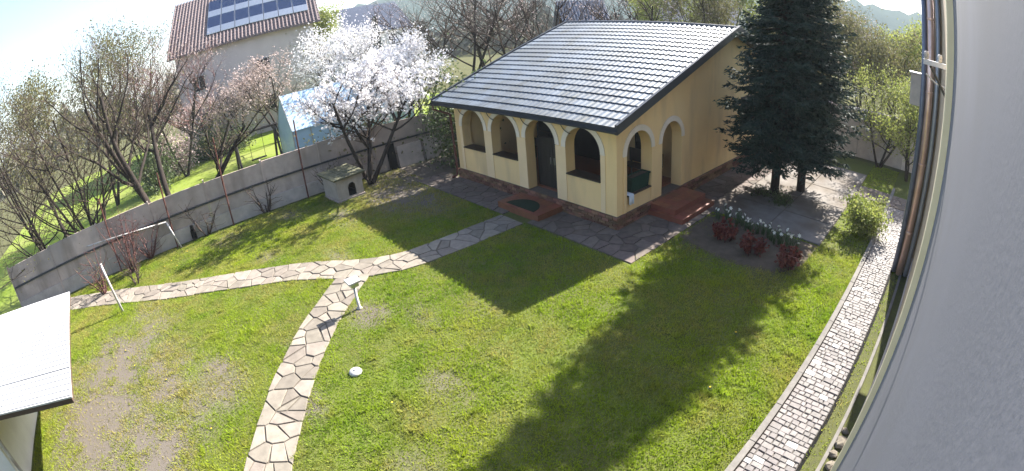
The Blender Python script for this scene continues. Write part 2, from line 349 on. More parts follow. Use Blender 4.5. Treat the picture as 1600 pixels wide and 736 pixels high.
# ------------------------------------------------------------------ paths and paving
def resample(pts, st):
    P = [np.array(p, float) for p in pts]; out = []
    def cr(p0, p1, p2, p3, t): return .5*((2*p1)+(-p0+p2)*t+(2*p0-5*p1+4*p2-p3)*t*t+(-p0+3*p1-3*p2+p3)*t**3)
    for i in range(len(P)-1):
        a, b_, c_, d = P[max(i-1, 0)], P[i], P[i+1], P[min(i+2, len(P)-1)]
        m = max(2, int(np.linalg.norm(c_-b_)/st))
        for q in range(m): out.append(cr(a, b_, c_, d, q/m))
    out.append(P[-1]); return np.array(out)
class Strip:
    def __init__(s, pts, w):
        s.p = resample(pts, .1); d = np.gradient(s.p, axis=0); d /= np.linalg.norm(d, axis=1)[:, None]
        s.n = np.stack([-d[:, 1], d[:, 0]], 1); s.s = np.concatenate([[0], np.cumsum(np.linalg.norm(np.diff(s.p, axis=0), axis=1))]); s.L = s.s[-1]; s.w = w
    def at(s, u, t):
        i = [np.interp(u, s.s, s.p[:, k]) for k in (0, 1)]; nn = np.array([np.interp(u, s.s, s.n[:, k]) for k in (0, 1)]); nn /= np.linalg.norm(nn)
        return (i[0]+nn[0]*(t-s.w/2), i[1]+nn[1]*(t-s.w/2))
    def dist(s, x, y):
        d = np.full(x.shape, 1e9)
        for q in s.p[::2]: d = np.minimum(d, (x-q[0])**2+(y-q[1])**2)
        return np.sqrt(d)
PATH_H = Strip([(-10.6, -17.4), (-8.6, -13.9), (-7.0, -11.4), (-5.88, -9.38), (-4.8, -7.55), (-3.6, -6.15), (-2.98, -5.0), (-2.86, -3.6), (-2.82, -1.42)], 1.02)
PATH_V = Strip([(-3.35, -6.35), (-1.72, -8.02), (-.18, -9.24), (1.72, -10.46), (3.6, -11.55)], .92)
def flag_path(strip, label, seed, skip=None, cell=.44):
    rng = random.Random(seed)
    base = MB(); U = np.linspace(0, strip.L, int(strip.L/.25)); e = .0
    va = [strip.at(u, .02) for u in U]; vb = [strip.at(u, strip.w-.02) for u in U]
    base.add([(x, y, .010) for x, y in va]+[(x, y, .010) for x, y in vb], [(i+1, i, len(U)+i, len(U)+i+1) for i in range(len(U)-1)])
    root = tag(base.build('flagstone_path', M_JOINT), label, None, None, 'structure')
    for c in voronoi(rng, strip.L, strip.w, cell*.82, .028, .62):
        pts = [strip.at(u, t+rng.uniform(-.015, .015)) for u, t in c]
        mx, my = np.mean(pts, 0)
        if skip and skip(mx, my): continue
        z = .03+rng.uniform(-.006, .008); ax, ay = rng.uniform(-.012, .012), rng.uniform(-.012, .012)
        MB().prism(pts, .002, (lambda x, y, z=z, ax=ax, ay=ay, mx=mx, my=my: z+ax*(x-mx)+ay*(y-my)), inset=.012).build('flagstone', M_FLAG, root)
    return root
flag_path(PATH_H, 'pale flagstone path curving from the porch step to the left fence', 5)
flag_path(PATH_V, 'pale flagstone path branching off towards the bottom of the picture', 9, skip=lambda x, y: PATH_H.dist(np.array([x]), np.array([y]))[0] < .50)

def area_paving(name, label, x0, x1, y0, y1, cell, m, jm, seed, gap=.03, z=.03):
    rng = random.Random(seed)
    root = tag(MB().add([(x0, y0, .008), (x1, y0, .008), (x1, y1, .008), (x0, y1, .008)], [(0, 1, 2, 3)]).build(name, jm), label, None, None, 'structure')
    for c in voronoi(rng, x1-x0, y1-y0, cell, gap, .44):
        MB().prism([(x0+a, y0+b_) for a, b_ in c], .002, z+rng.uniform(-.005, .005), inset=.01).build('paving_stone', m, root)
    return root
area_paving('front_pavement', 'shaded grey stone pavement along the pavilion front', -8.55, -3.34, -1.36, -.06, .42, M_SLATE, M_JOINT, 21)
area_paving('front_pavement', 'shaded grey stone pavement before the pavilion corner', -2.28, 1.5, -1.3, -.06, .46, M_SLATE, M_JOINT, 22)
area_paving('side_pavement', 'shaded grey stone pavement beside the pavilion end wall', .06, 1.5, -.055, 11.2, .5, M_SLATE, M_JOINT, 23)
# big concrete slabs under the spruces
rng = random.Random(4)
patio = tag(MB().add([(1.5, 2.95, .009), (5.12, 2.95, .009), (5.12, 11.3, .009), (1.5, 11.3, .009)], [(0, 1, 2, 3)]).build('patio', M_JOINT), kind='structure')
ny, nx = 5, 2
for i in range(nx):
    for j in range(ny):
        xa, xb = 1.5+i*3.62/nx, 1.5+(i+1)*3.62/nx; ya, yb = 2.95+j*8.35/ny, 2.95+(j+1)*8.35/ny
        z = .04+rng.uniform(-.006, .006)
        MB().prism([(xa+.018, ya+.018), (xb-.018, ya+.018), (xb-.018, yb-.018), (xa+.018, yb-.018)], .002, z, inset=.012).build('concrete_slab', M_SLAB, patio)
# link path from patio to cobbles at the back
lp = tag(MB().add([(5.12, 8.2, .0075), (7.45, 8.2, .0075), (7.45, 9.6, .0075), (5.12, 9.6, .0075)], [(0, 1, 2, 3)]).build('rear_pavement', M_JOINT), kind='structure')
for c in voronoi(random.Random(8), 2.33, 1.4, .5, .03, .4): MB().prism([(5.12+a, 8.2+b_) for a, b_ in c], .002, .03, inset=.01).build('paving_stone', M_SLATE, lp)

# cobbled path along the house on the right
X0, X1, YA, YB = 6.62, 7.46, -9.6, 8.18
M_JOINT2 = mat('cobble_joint', (.10, .09, .083), (.13, .118, .108), rough=.95, scale=9)
cob = tag(MB().add([(X0, YA, .010), (X1, YA, .010), (X1, YB, .010), (X0, YB, .010)], [(0, 1, 2, 3)]).build('cobbled_path', M_JOINT2), kind='structure')
rng = random.Random(31); stones = []
y = YA
while y < YB-.13:
    h_ = rng.uniform(.10, .145); x = X0
    while x < X1-.04:
        wd = rng.choice((.09, .105, .12, .14, .19, .21)); wd = min(wd, X1-x)
        if X1-(x+wd) < .05: wd = X1-x
        stones.append((x, y, wd, h_)); x += wd
    y += h_
def cobble_mesh(rng, w_, d_):
    j = lambda: rng.uniform(-.008, .008)
    a, b_ = w_/2-.0055, d_/2-.0055
    p = [(-a+j(), -b_+j()), (a+j(), -b_+j()), (a+j(), b_+j()), (-a+j(), b_+j())]
    return p
stones.sort(key=lambda s: (s[0]-CAM[0])**2+(s[1]-CAM[1])**2)
vis = [s for s in stones if s[1] > -5.9]; inv = [s for s in stones if s[1] <= -5.9]
rest = MB()
for k, (x, y, wd, h_) in enumerate(vis+inv):
    cx_, cy_ = x+wd/2, y+h_/2; white = rng.random() < .065 and wd > .13
    p = [(cx_+a*(1.03 if white else 1), cy_+b_*(1.03 if white else 1)) for a, b_ in cobble_mesh(rng, wd, h_)]
    zt = .036+rng.uniform(-.008, .008)
    mb = MB().prism(p, .004, zt, inset=.014)
    if k < 290 or (white and k < len(vis)): mb.build('cobblestone', M_WCOBBLE if white else M_COBBLE, cob)
    else: rest.add(mb.v, mb.f)
M_COBREST = mat('granite_cobble_far', (.20, .18, .175), (.125, .115, .112), rough=.8, scale=7, detail=2, bump=.3, bscale=70)
tag(rest.build('distant_cobblestones', M_COBREST, cob), kind='stuff')
kb = tag(MB().box((6.505, YA, -.05), (6.615, YB+1.4, .002)).build('kerb', M_JOINT), kind='structure')
y = YA
while y < YB+1.3:
    MB().box((6.50, y+.004, .003), (6.618, y+.996, .095+rng.uniform(-.004, .004))).build('kerb_stone', M_KERB, kb, bevel=.008); y += 1.0
# strip between cobbles and the house
tag(MB().add([(7.46, YA, .006), (8.06, YA, .006), (8.06, 3.1, .006), (7.46, 3.1, .006)], [(0, 1, 2, 3)]).build('soil_strip', M_MOSSG), kind='structure')
tag(MB().box((7.462, YA, .0065), (7.525, 3.06, .012)).build('black_edge_strip', M_BLACK), kind='structure')  # thin flat black strip along the edge of the cobbles
tag(MB().box((7.76, YA, -.02), (7.83, 3.08, .055)).build('edging_strip', M_KERB, bevel=.006), kind='structure')
# flower bed
bedp = [(1.52, .75), (2.3, .45), (3.6, .38), (4.6, .62), (5.05, 1.3), (5.1, 2.9), (1.52, 2.9)]
bed = MB(); m_ = len(bedp); bcx, bcy = 3.4, 1.8
bed.add([(x, y, .004) for x, y in bedp]+[(bcx+(x-bcx)*.85, bcy+(y-bcy)*.85, .05) for x, y in bedp], [tuple(range(m_, 2*m_))]+[(i, (i+1) % m_, (i+1) % m_+m_, i+m_) for i in range(m_)])
tag(bed.build('flower_bed', M_SOIL), kind='structure')

# ------------------------------------------------------------------ pavilion
W = 7.467; YR, ZR = 6.80, 5.50; EO, EZ = .60, 3.06; OS = .495; YBK = 2*YR+EO; SLOPE = (ZR-EZ)/(YR+EO)
def roof_z(y): return EZ+SLOPE*(y+EO) if y <= YR else ZR-SLOPE*(y-YR)
pav = empty('garden_pavilion', (-W/2, 6.5, 0), 'yellow arcaded garden pavilion with glossy dark tiled roof', 'pavilion')
def arched_wall(mapf, u0, u1, z0, ztop, ops, th, N=14):
    """wall in (u, z) with arched openings (centre, radius, spring, sill); ztop may be a function of u; mapf(u, w, z) -> world"""
    mb = MB(); zt = ztop if callable(ztop) else (lambda u: ztop)
    def blk(ua, ub, zalo, zblo, zahi, zbhi):
        if ub-ua < 1e-4: return
        mb.hexa([mapf(ua, 0, zalo), mapf(ub, 0, zblo), mapf(ub, th, zblo), mapf(ua, th, zalo), mapf(ua, 0, zahi), mapf(ub, 0, zbhi), mapf(ub, th, zbhi), mapf(ua, th, zahi)])
    brk = sorted({u0, u1, *[o[0]-o[1] for o in ops], *[o[0]+o[1] for o in ops], *([YR] if u0 < YR < u1 and callable(ztop) else [])})
    for a, b_ in zip(brk[:-1], brk[1:]):
        o = next((o for o in ops if o[0]-o[1]-1e-6 <= a and b_ <= o[0]+o[1]+1e-6), None)
        if not o: blk(a, b_, z0, z0, zt(a), zt(b_)); continue
        c, r0, zs, sill = o
        if sill > z0+.01: blk(a, b_, z0, z0, sill, sill)
        for i in range(N):
            t0, t1 = math.pi*(1-i/N), math.pi*(1-(i+1)/N); ua, ub = c+r0*math.cos(t0), c+r0*math.cos(t1)
            blk(ua, ub, zs+r0*math.sin(t0), zs+r0*math.sin(t1), zt(ua), zt(ub))
    return mb
FR = [(-6.37, .655, 2.06, 1.25), (-4.65, .655, 2.06, 1.25), (-2.93, .655, 2.08, .38), (-1.21, .655, 2.06, 1.25)]
SD = [(1.02, .60, 2.03, .84), (2.76, .58, 2.03, .38)]
TH = .36
fmap = lambda u, w_, z: (u, w_, z); smap = lambda u, w_, z: (-w_, u, z)
soff = lambda y: roof_z(y)-.10
arched_wall(fmap, -W, 0, .38, soff(0), FR, TH).build('front_wall', M_YEL, pav)
arched_wall(smap, TH+.002, 2*YR, .38, soff, SD, TH).build('end_wall', M_YEL, pav)
def left_wall(): return arched_wall(lambda u, w_, z: (-W+w_, u, z), TH+.002, 2*YR, .38, soff, [], TH)
left_wall().build('end_wall', M_YEL, pav)
MB().box((-W+TH+.002, 2*YR-TH, .38), (-TH-.002, 2*YR-.002, soff(2*YR))).build('rear_wall', M_YEL, pav)
# archivolts, pilasters, sills
def ring(mapf, c, r0, r1, zs, w0, w1, N=18):
    mb = MB()
    for i in range(N):
        t0, t1 = math.pi*i/N, math.pi*(i+1)/N
        q = lambda r, t, w_: mapf(c+r*math.cos(t), w_, zs+r*math.sin(t))
        mb.hexa([q(r0, t0, w0), q(r1, t0, w0), q(r1, t0, w1), q(r0, t0, w1), q(r0, t1, w0), q(r1, t1, w0), q(r1, t1, w1), q(r0, t1, w1)])
    return mb
def wbox(mapf, u0, u1, w0, w1, z0, z1):
    return MB().hexa([mapf(u0, w0, z0), mapf(u1, w0, z0), mapf(u1, w1, z0), mapf(u0, w1, z0), mapf(u0, w0, z1), mapf(u1, w0, z1), mapf(u1, w1, z1), mapf(u0, w1, z1)])
for (c, r0, zs, sill) in FR: ring(fmap, c, r0+.002, r0+.165, zs, -.028, .02).build('archivolt', M_CREAM, pav)
for (c, r0, zs, sill) in SD: ring(smap, c, r0+.002, r0+.165, zs, -.03, .02).build('archivolt', M_CREAM, pav)
edges = [(-7.18, -7.03)]+[(FR[i][0]+.657, FR[i+1][0]-.657) for i in range(3)]+[(-.553, -.39)]
for a, b_ in edges: wbox(fmap, a, b_, -.022, .02, .39, 2.058).build('pilaster', M_YEL2, pav)
for a, b_ in [(.27, .418), (1.622, 2.178), (3.342, 3.49)]: wbox(smap, a, b_, -.026, .02, .39, 2.028).build('pilaster', M_YEL, pav)
for (c, r0, zs, sill) in FR+[]:
    if sill > 1: wbox(fmap, c-r0+.01, c+r0-.01, -.05, TH+.03, 1.252, 1.29).build('sill', M_WOOD, pav)
wbox(smap, SD[0][0]-.58, SD[0][0]+.58, -.05, TH+.03, .842, .872).build('sill', M_WOOD, pav)
# clinker plinth
pl = MB().box((-W-.03, -.03, 0), (.03, 2*YR+.02, .375)).build('plinth', M_MORTAR, pav)
rng = random.Random(77)
bme = {}
def brick_mesh(L_):
    if L_ not in bme:
        mb = MB(); a, d, hh = L_/2-.008, .03, .043; j = .006
        mb.add([(-a, d, -hh), (a, d, -hh), (a, d, hh), (-a, d, hh), (-a+j, -d, -hh+j), (a-j, -d, -hh+j), (a-j, -d, hh-j), (-a+j, -d, hh-j)], [(4, 5, 6, 7), (0, 1, 5, 4), (1, 2, 6, 5), (2, 3, 7, 6), (3, 0, 4, 7)])
        me = bpy.data.meshes.new('brick'); me.from_pydata(mb.v, [], mb.f); bme[L_] = me
    return bme[L_]
for row in range(4):
    z = .047+row*.094; x = -W-.05+(.0 if row % 2 else -.0)
    x = -W-.04; first = True
    while x < .03:
        L_ = .13 if (first and row % 2) else .26; first = False
        if x+L_ > .075: L_ = round(.075-x, 3)
        if L_ > .05 and not (-3.86 < x+L_/2 < -2.07 and row < 2):
            o = link('brick', brick_mesh(L_), M_BRICK, pl, loc=(x+L_/2, -.045-rng.uniform(0, .012), z))
        x += L_
    y = -.05; first = True
    while y < 11.2:
        L_ = .13 if (first and row % 2) else .26; first = False
        if y > 4.6: L_ = .52
        if not (1.75 < y+L_/2 < 3.45 and row < 3):
            o = link('brick', brick_mesh(L_), M_BRICK, pl, loc=(.045+rng.uniform(0, .012), y+L_/2, z)); o.rotation_euler.z = R(90)
        y += L_
# porch floor, inner wall, ceiling
MB().box((-W+TH, TH, .376), (-TH, 3.9, .40)).build('porch_floor', M_TERRA, pav)
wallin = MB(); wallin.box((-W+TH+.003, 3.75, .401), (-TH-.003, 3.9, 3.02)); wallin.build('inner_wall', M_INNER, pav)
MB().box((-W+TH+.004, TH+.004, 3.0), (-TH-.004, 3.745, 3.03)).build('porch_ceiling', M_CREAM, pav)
pn = MB().box((-W+TH+.01, 3.70, .402), (-3.30, 3.748, 2.98)).build('darkening_panel', M_DOOR, pav)  # near-black sheet added to make the left porch interior look darker
for i in range(24): x = -W+TH+.02+i*.157; MB().box((x, 3.67, .41), (x+.148, 3.698, 2.97)).build('board', M_DOOR, pn)  # slats of the added sheet, dark for the same porch gloom
def inner_window(x0, x1, z0, z1, nm='inner_window'):
    f = MB().box((x0, 3.62, z0), (x1, 3.665, z1)).build(nm, M_WOOD, pav)
    k = 2
    for i in range(k):
        a, b_ = x0+.06+i*(x1-x0-.06)/k, x0+(i+1)*(x1-x0-.06)/k
        MB().box((a, 3.60, z0+.06), (b_, 3.618, z1-.06)).build('pane', M_GLASS, f)
inner_window(-6.9, -5.5, 1.1, 2.4); inner_window(-2.05, -1.35, 1.0, 2.2)
# boarded gate leaves in the doorway arch
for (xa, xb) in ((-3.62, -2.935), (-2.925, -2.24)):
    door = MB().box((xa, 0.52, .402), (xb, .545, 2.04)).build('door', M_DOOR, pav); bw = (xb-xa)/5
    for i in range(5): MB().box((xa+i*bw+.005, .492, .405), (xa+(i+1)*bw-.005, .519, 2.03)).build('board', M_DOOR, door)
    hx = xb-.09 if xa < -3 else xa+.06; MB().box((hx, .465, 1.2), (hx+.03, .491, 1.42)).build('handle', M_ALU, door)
# iron scrolls in the spandrels
for x in (-7.2, -5.50, -3.78, -2.05):
    pts = [(x+.02+.42*t, -.05-.03*math.sin(math.pi*t), 2.80-.30*t-.06*math.sin(math.pi*t)) for t in np.linspace(0, 1, 7)]
    MB().tube(pts, .013, 5).tube([(x+.04, -.045, 2.79), (x+.10, -.06, 2.83), (x+.15, -.06, 2.80), (x+.13, -.05, 2.75)], .012, 5).build('iron_scroll', M_DARKMET, pav)
# steps with terracotta tiles
def steps(name, blocks, nt_):
    for (x0, x1, y0, y1, z1) in blocks:
        s_ = MB().box((x0, y0, .001), (x1, y1, z1)).build(name, M_TERRA, pav)
        nxx, nyy = max(1, round((x1-x0)/.3)), max(1, round((y1-y0)/.3))
        for i in range(nxx):
            for j in range(nyy):
                MB().box((x0-.012+i*(x1-x0+.024)/nxx+.004, y0-.012+j*(y1-y0+.012)/nyy+.004, z1+.001), (x0-.012+(i+1)*(x1-x0+.024)/nxx-.004, y0-.012+(j+1)*(y1-y0+.012)/nyy-.004, z1+.016)).build('floor_tile', M_TERRA, s_)
steps('front_step', [(-3.88, -2.05, -1.08, -.06, .20)], 0)
steps('side_step', [(.07, 1.28, 1.42, 3.42, .16), (.07, .95, 1.55, 3.38, .33)], 0)
# window on the end wall
wf = MB().box((.004, 8.0, 1.35), (.05, 9.1, 2.75)).build('window', M_WOOD, pav)
for a in (8.07, 8.58): MB().box((.051, a, 1.43), (.056, a+.45, 2.67)).build('pane', M_GLASS, wf)

# roof: deck, verge boards, gutter, tiles
rx0, rx1 = -W-OS, OS
deck = MB()
def rp(x, y, dz): return (x, y, roof_z(y)+dz)
deck.hexa([rp(rx0, -EO, -.10), rp(rx1, -EO, -.10), rp(rx1, YR, -.10), rp(rx0, YR, -.10), rp(rx0, -EO, -.012), rp(rx1, -EO, -.012), rp(rx1, YR, -.012), rp(rx0, YR, -.012)])
deck.hexa([rp(rx0, YR, -.10), rp(rx1, YR, -.10), rp(rx1, YBK, -.10), rp(rx0, YBK, -.10), rp(rx0, YR, -.012), rp(rx1, YR, -.012), rp(rx1, YBK, -.012), rp(rx0, YBK, -.012)])
roof = deck.build('roof', M_DARKMET, pav)
for xa, xb in ((rx0-.035, rx0+.05), (rx1-.05, rx1+.035)):
    vb_ = MB()
    for ya, yb in ((-EO-.02, YR), (YR, YBK+.02)):
        vb_.hexa([rp(xa, ya, -.17), rp(xb, ya, -.17), rp(xb, yb, -.17), rp(xa, yb, -.17), rp(xa, ya, .085), rp(xb, ya, .085), rp(xb, yb, .085), rp(xa, yb, .085)])
    vb_.build('verge_board', M_DARKMET, roof)
gut = MB(); gy, gz = -EO-.075, EZ-.075
prof = [(gy+.07*math.cos(t), gz+.07*math.sin(t)) for t in np.linspace(math.pi, 2*math.pi, 9)]
gut.add([(rx0-.02, a, b_) for a, b_ in prof]+[(rx1+.02, a, b_) for a, b_ in prof], [(i, i+1, i+10, i+9) for i in range(8)]+[tuple(range(9)), tuple(range(17, 8, -1))])
gut.build('gutter', M_DARKMET, roof)
MB().box((rx0, -EO-.012, EZ-.16), (rx1, -EO-.002, EZ-.0)).build('fascia_board', M_DARKMET, roof)
MB().tube([(-W-.33, gy, gz-.03), (-W-.33, gy, gz-.22), (-W-.10, -.12, gz-.5), (-W-.08, -.09, .5), (-W-.08, -.12, .12), (-W-.1, -.35, .05)], .045, 8).build('downpipe', M_RUST, pav, smooth=True)
# tiles
NC, NRW = 40, 20; tw = (rx1-rx0-.1)/NC; sl = math.hypot(YR+EO, ZR-EZ); tl = (sl-.04)/NRW; pit = math.atan(SLOPE)
seg = 7; tm = MB(); top = []; lo = []
for i in range(seg+1):
    u = i/seg; prf = .5-.5*math.cos(2*math.pi*u); hgt = .042*prf**1.25
    sc = .03*math.cos(2*math.pi*u)
    top.append((u*tw, sc+.0, .030+hgt)); 
N1 = seg+1
vs_ = [(a, b_+.035, -.012+c*.2) for a, b_, c in top] + [(a, b_, c) for a, b_, c in top] + [(a, b_, c) for a, b_, c in top] + [(a, tl+b_*.2+.02, c-.027) for a, b_, c in top]
fs_ = [(i, i+1, N1+i+1, N1+i) for i in range(seg)]+[(2*N1+i, 2*N1+i+1, 3*N1+i+1, 3*N1+i) for i in range(seg)]
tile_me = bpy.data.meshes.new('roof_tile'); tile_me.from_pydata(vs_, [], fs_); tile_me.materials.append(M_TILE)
tile_me.polygons.foreach_set('use_smooth', [False]*seg+[True]*seg)
cells = []
for j in range(NRW):
    yy = -EO-.03+j*tl*math.cos(pit); zz = EZ+SLOPE*(yy+EO)
    for i in range(NC): cells.append((rx0+.05+i*tw, yy, zz-.01, j))
cells.sort(key=lambda c_: (c_[0]-CAM[0])**2+(c_[1]-CAM[1])**2)
rest = MB()
for k, (x, y, z, j) in enumerate(cells):
    if k < 300:
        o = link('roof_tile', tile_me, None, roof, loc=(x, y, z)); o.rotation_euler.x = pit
    else:
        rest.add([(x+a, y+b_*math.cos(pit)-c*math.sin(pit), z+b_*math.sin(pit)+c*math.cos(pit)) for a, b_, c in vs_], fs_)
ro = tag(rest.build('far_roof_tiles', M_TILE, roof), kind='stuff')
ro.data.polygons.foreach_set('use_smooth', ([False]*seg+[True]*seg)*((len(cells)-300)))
# ridge caps and rear slope ribs
x = rx0
while x < rx1-.05:
    L_ = min(.40, rx1-x); pts = [(YR+.13*math.cos(t), ZR-.02+.09*math.sin(t)) for t in np.linspace(0, math.pi, 7)]
    MB().add([(x, a, b_) for a, b_ in pts]+[(x+L_+.02, YR+(a-YR)*.9, b_-.012) for a, b_ in pts], [(i, i+1, i+8, i+7) for i in range(6)]+[tuple(range(6, -1, -1)), tuple(range(7, 14))]).build('ridge_cap', M_DARKMET, roof); x += .40
rb = MB()
for i in range(42):
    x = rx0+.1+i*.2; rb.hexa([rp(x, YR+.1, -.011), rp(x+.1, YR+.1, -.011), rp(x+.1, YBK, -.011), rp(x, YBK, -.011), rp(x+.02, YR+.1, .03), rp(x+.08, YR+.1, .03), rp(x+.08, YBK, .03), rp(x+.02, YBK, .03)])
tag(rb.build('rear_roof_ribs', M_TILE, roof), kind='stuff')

# things on the pavilion
mt = MB(); pts = [(-2.97+.62*math.cos(t), -.98+.62*math.sin(t)) for t in np.linspace(0, math.pi, 15)]
mt.prism(pts, .217, .235, inset=.008)
tag(mt.build('door_mat', M_RUBBER), 'dark green half round door mat on the terracotta front step', 'door mat')
def drape(name, y0, y1, ztop, dz, zin, m, label, cat, seed):
    rs = np.random.RandomState(seed); mb = MB(); ny_ = 14; V_ = []
    prof = [(-TH-.07, zin), (-TH-.055, .882), (-.2, .885), (.055, .884), (.064, .82), (.068, .74), (.07, ztop-dz)]
    prof2 = [(a+.012, b_+.010) for a, b_ in prof]
    for pr in (prof, prof2):
        for j in range(ny_+1):
            t = j/ny_; wv = .014*math.sin(t*17+seed)+.008*math.sin(t*31)
            for k, (a, b_) in enumerate(pr):
                V_.append((a+(wv*(k-3)/3 if k > 3 else 0)+.012, y0+(y1-y0)*t, b_-(.02*math.sin(t*9+seed) if k == 6 else 0)))
    K = len(prof); S = (ny_+1)*K; F_ = []
    for j in range(ny_):
        for k in range(K-1):
            F_.append((j*K+k, j*K+k+1, (j+1)*K+k+1, (j+1)*K+k)); F_.append((S+j*K+k, S+(j+1)*K+k, S+(j+1)*K+k+1, S+j*K+k+1))
    for j in range(ny_): F_.append((j*K+K-1, S+j*K+K-1, S+(j+1)*K+K-1, (j+1)*K+K-1))
    for e in (0, ny_):
        for k in range(K-1): F_.append((e*K+k, S+e*K+k, S+e*K+k+1, e*K+k+1))
    mb.add(V_, F_); tag(mb.build(name, m, smooth=True), label, cat)
pb = empty('planter_box', (-.15, 1.12, .872), 'dark green planter box standing on the side arch sill', 'planter')
MB().hexa([(-.26, .74, .874), (-.04, .74, .874), (-.04, 1.54, .874), (-.26, 1.54, .874), (-.29, .71, 1.27), (-.01, .71, 1.27), (-.01, 1.57, 1.27), (-.29, 1.57, 1.27)]).build('body', M_CLOTHG, pb)
for (x0, x1, y0, y1) in ((-.31, -.27, .69, 1.59), (-.03, .01, .69, 1.59), (-.269, -.031, .69, .73), (-.269, -.031, 1.55, 1.59)): MB().box((x0, y0, 1.262), (x1, y1, 1.31)).build('rim', M_CLOTHG, pb)
MB().box((-.268, .732, 1.272), (-.032, 1.548, 1.285)).build('potting_soil', M_SOIL, pb)
drape('pale_cloth', .46, .67, .87, .26, .7, M_CLOTHW, 'pale blue cloth hung over the sill beside the green planter', 'cloth', 5)
tb = empty('porch_table', (-5.2, 2.2, .40), 'dark wooden table inside the shaded porch', 'table')
MB().box((-6.1, 1.8, 1.12), (-4.3, 2.6, 1.17)).build('table_top', M_WOOD, tb)
for x in (-6.0, -4.45):
    for y in (1.86, 2.49): MB().box((x, y, .402), (x+.06, y+.06, 1.118)).build('leg', M_WOOD, tb)
bn = empty('porch_bench', (-1.3, 2.9, .40), 'dark wooden bench inside the right porch arch', 'bench')
MB().box((-1.95, 2.7, .83), (-.6, 3.15, .88)).build('seat', M_WOOD, bn); MB().box((-1.95, 3.16, .9), (-.6, 3.2, 1.35)).build('backrest', M_WOOD, bn)
for x in (-1.9, -.7):
    for y in (2.74, 3.15): MB().box((x, y, .402), (x+.05, y+.05, .829 if y < 3 else 1.3)).build('leg', M_WOOD, bn)

# ------------------------------------------------------------------ house at the right edge
hs = empty('plastered_house', (9.5, -6, 0), 'grey and tan plastered house wall along the right edge', 'house')
MB().box((8.05, -5.55, 0), (12, 3.1, 9.2)).build('tan_wall', M_WALLT, hs)
MB().box((8.03, -18, 0), (12, -5.64, 9.2)).build('grey_wall', M_WALLG, hs)
MB().box((7.96, -5.66, .0), (8.2, -5.53, 9.2)).build('corner_trim', M_TRIM, hs, bevel=.01)
MB().box((7.60, 3.1, 0), (9.5, 4.0, 9.2)).build('corner_pier', M_WALLT, hs)
MB().tube([(7.54, 3.0, 0.02), (7.54, 3.0, 9.2)], .075, 12).build('downpipe', M_ZINC2, hs, smooth=True)
MB().tube([(7.73, 2.9, 0.02), (7.73, 2.9, 9.2)], .095, 14).build('copper_pipe', M_COPPER, hs, smooth=True)
for z in (1.2, 3.0, 4.8, 6.6): MB().lathe((7.73, 2.9, z), [(.1, 0), (.112, .01), (.112, .05), (.1, .06)], 14).build('pipe_clamp', M_COPPER, hs)
MB().tube([(7.93, 2.95, 0.02), (7.93, 2.95, 9.2)], .065, 12).build('zinc_pipe', M_ZINC, hs, smooth=True)
MB().box((8.02, -5.0, .01), (8.048, 3.0, .55)).build('plinth_band', M_CONCL, hs)
bx_ = empty('meter_box', (7.3, 3.3, 4.4), 'pale grey meter box fixed beside the house corner pipes', 'meter box')
MB().box((7.16, 3.1, 4.40), (7.46, 3.45, 5.18)).build('cabinet', M_CONCL, bx_, bevel=.01); MB().box((7.12, 3.06, 5.182), (7.48, 3.49, 5.22)).build('cap', M_WHITEPAINT, bx_)
MB().box((7.46, 3.2, 4.6), (7.6, 3.3, 4.7)).build('mounting_arm', M_DARKMET, bx_)
br = empty('cable_bracket', (8.0, -5.3, 5.7), 'iron cable bracket with white insulators high on the right house wall', 'bracket')
MB().box((7.73, -5.33, 5.74), (8.05, -5.29, 5.785)).build('arm', M_ZINC, br)
MB().tube([(7.80, -5.31, 5.74), (8.05, -5.31, 5.40)], .014, 6).build('brace', M_DARKMET, br)
for x in (7.76, 7.9): MB().lathe((x, -5.31, 5.786), [(.018, 0), (.03, .015), (.022, .03), (.03, .045), (.016, .07)], 10).build('insulator', M_WHITEPAINT, br, smooth=True)
MB().tube([(7.76, -5.31, 5.66), (7.86, -5.31, 5.60), (7.98, -5.31, 5.58), (8.05, -5.31, 5.50)], .008, 5).build('cable', M_ZINC, br)
rng = random.Random(3)
for i, (x, y, s_) in enumerate([(7.93, -3.75, .13), (7.90, -4.05, .10), (7.97, -4.3, .12), (7.90, -3.45, .08)]):
    prof = [(s_*.7, -.01), (s_*1.0, s_*.25), (s_*.8, s_*.6), (s_*.3, s_*.8)]
    o = MB().lathe((x, y, 0), prof, 7); o.v = [(a+rng.uniform(-.25, .25)*s_, b_+rng.uniform(-.25, .25)*s_, c) for a, b_, c in o.v]
    tag(o.build('rock', M_ROCK), ['second farthest of four rocks in the mossy strip under the right wall', 'second nearest of four rocks in the mossy strip under the right wall', 'nearest of four rocks in the mossy strip under the right wall', 'farthest and smallest of four rocks in the mossy strip under the right wall'][i], 'rock', 'rocks by the right house wall')

# ------------------------------------------------------------------ left fence, rear wall
FX = -11.12
fence = empty('concrete_fence', (FX, -4, 0), 'weathered concrete panel fence with dark mid rail along the left', 'fence')
rng = random.Random(12); ys = [-19.0+2.45*i for i in range(14)]
for i, (a, b_) in enumerate(zip(ys[:-1], ys[1:])):
    dz = .06*math.sin(i*.9)
    MB().box((FX-.06, a+.03, .0), (FX+.05+rng.uniform(0, .02), b_-.03, .56+dz*.4)).build('base_panel', M_CONCL, fence, bevel=.012)
    MB().box((FX-.05, a+.035, .56+dz*.4+.004), (FX+.02+rng.uniform(0, .015), b_-.035, 1.13)).build('panel', M_CONC, fence)
    MB().box((FX-.07, a+.002, 1.134), (FX+.085, b_-.002, 1.20)).build('rail', M_DARKMET, fence)
    MB().box((FX-.04, a+.03, 1.204), (FX+.015+rng.uniform(0, .015), b_-.03, 1.98+.05*math.sin(i*1.3))).build('panel', M_CONC, fence)
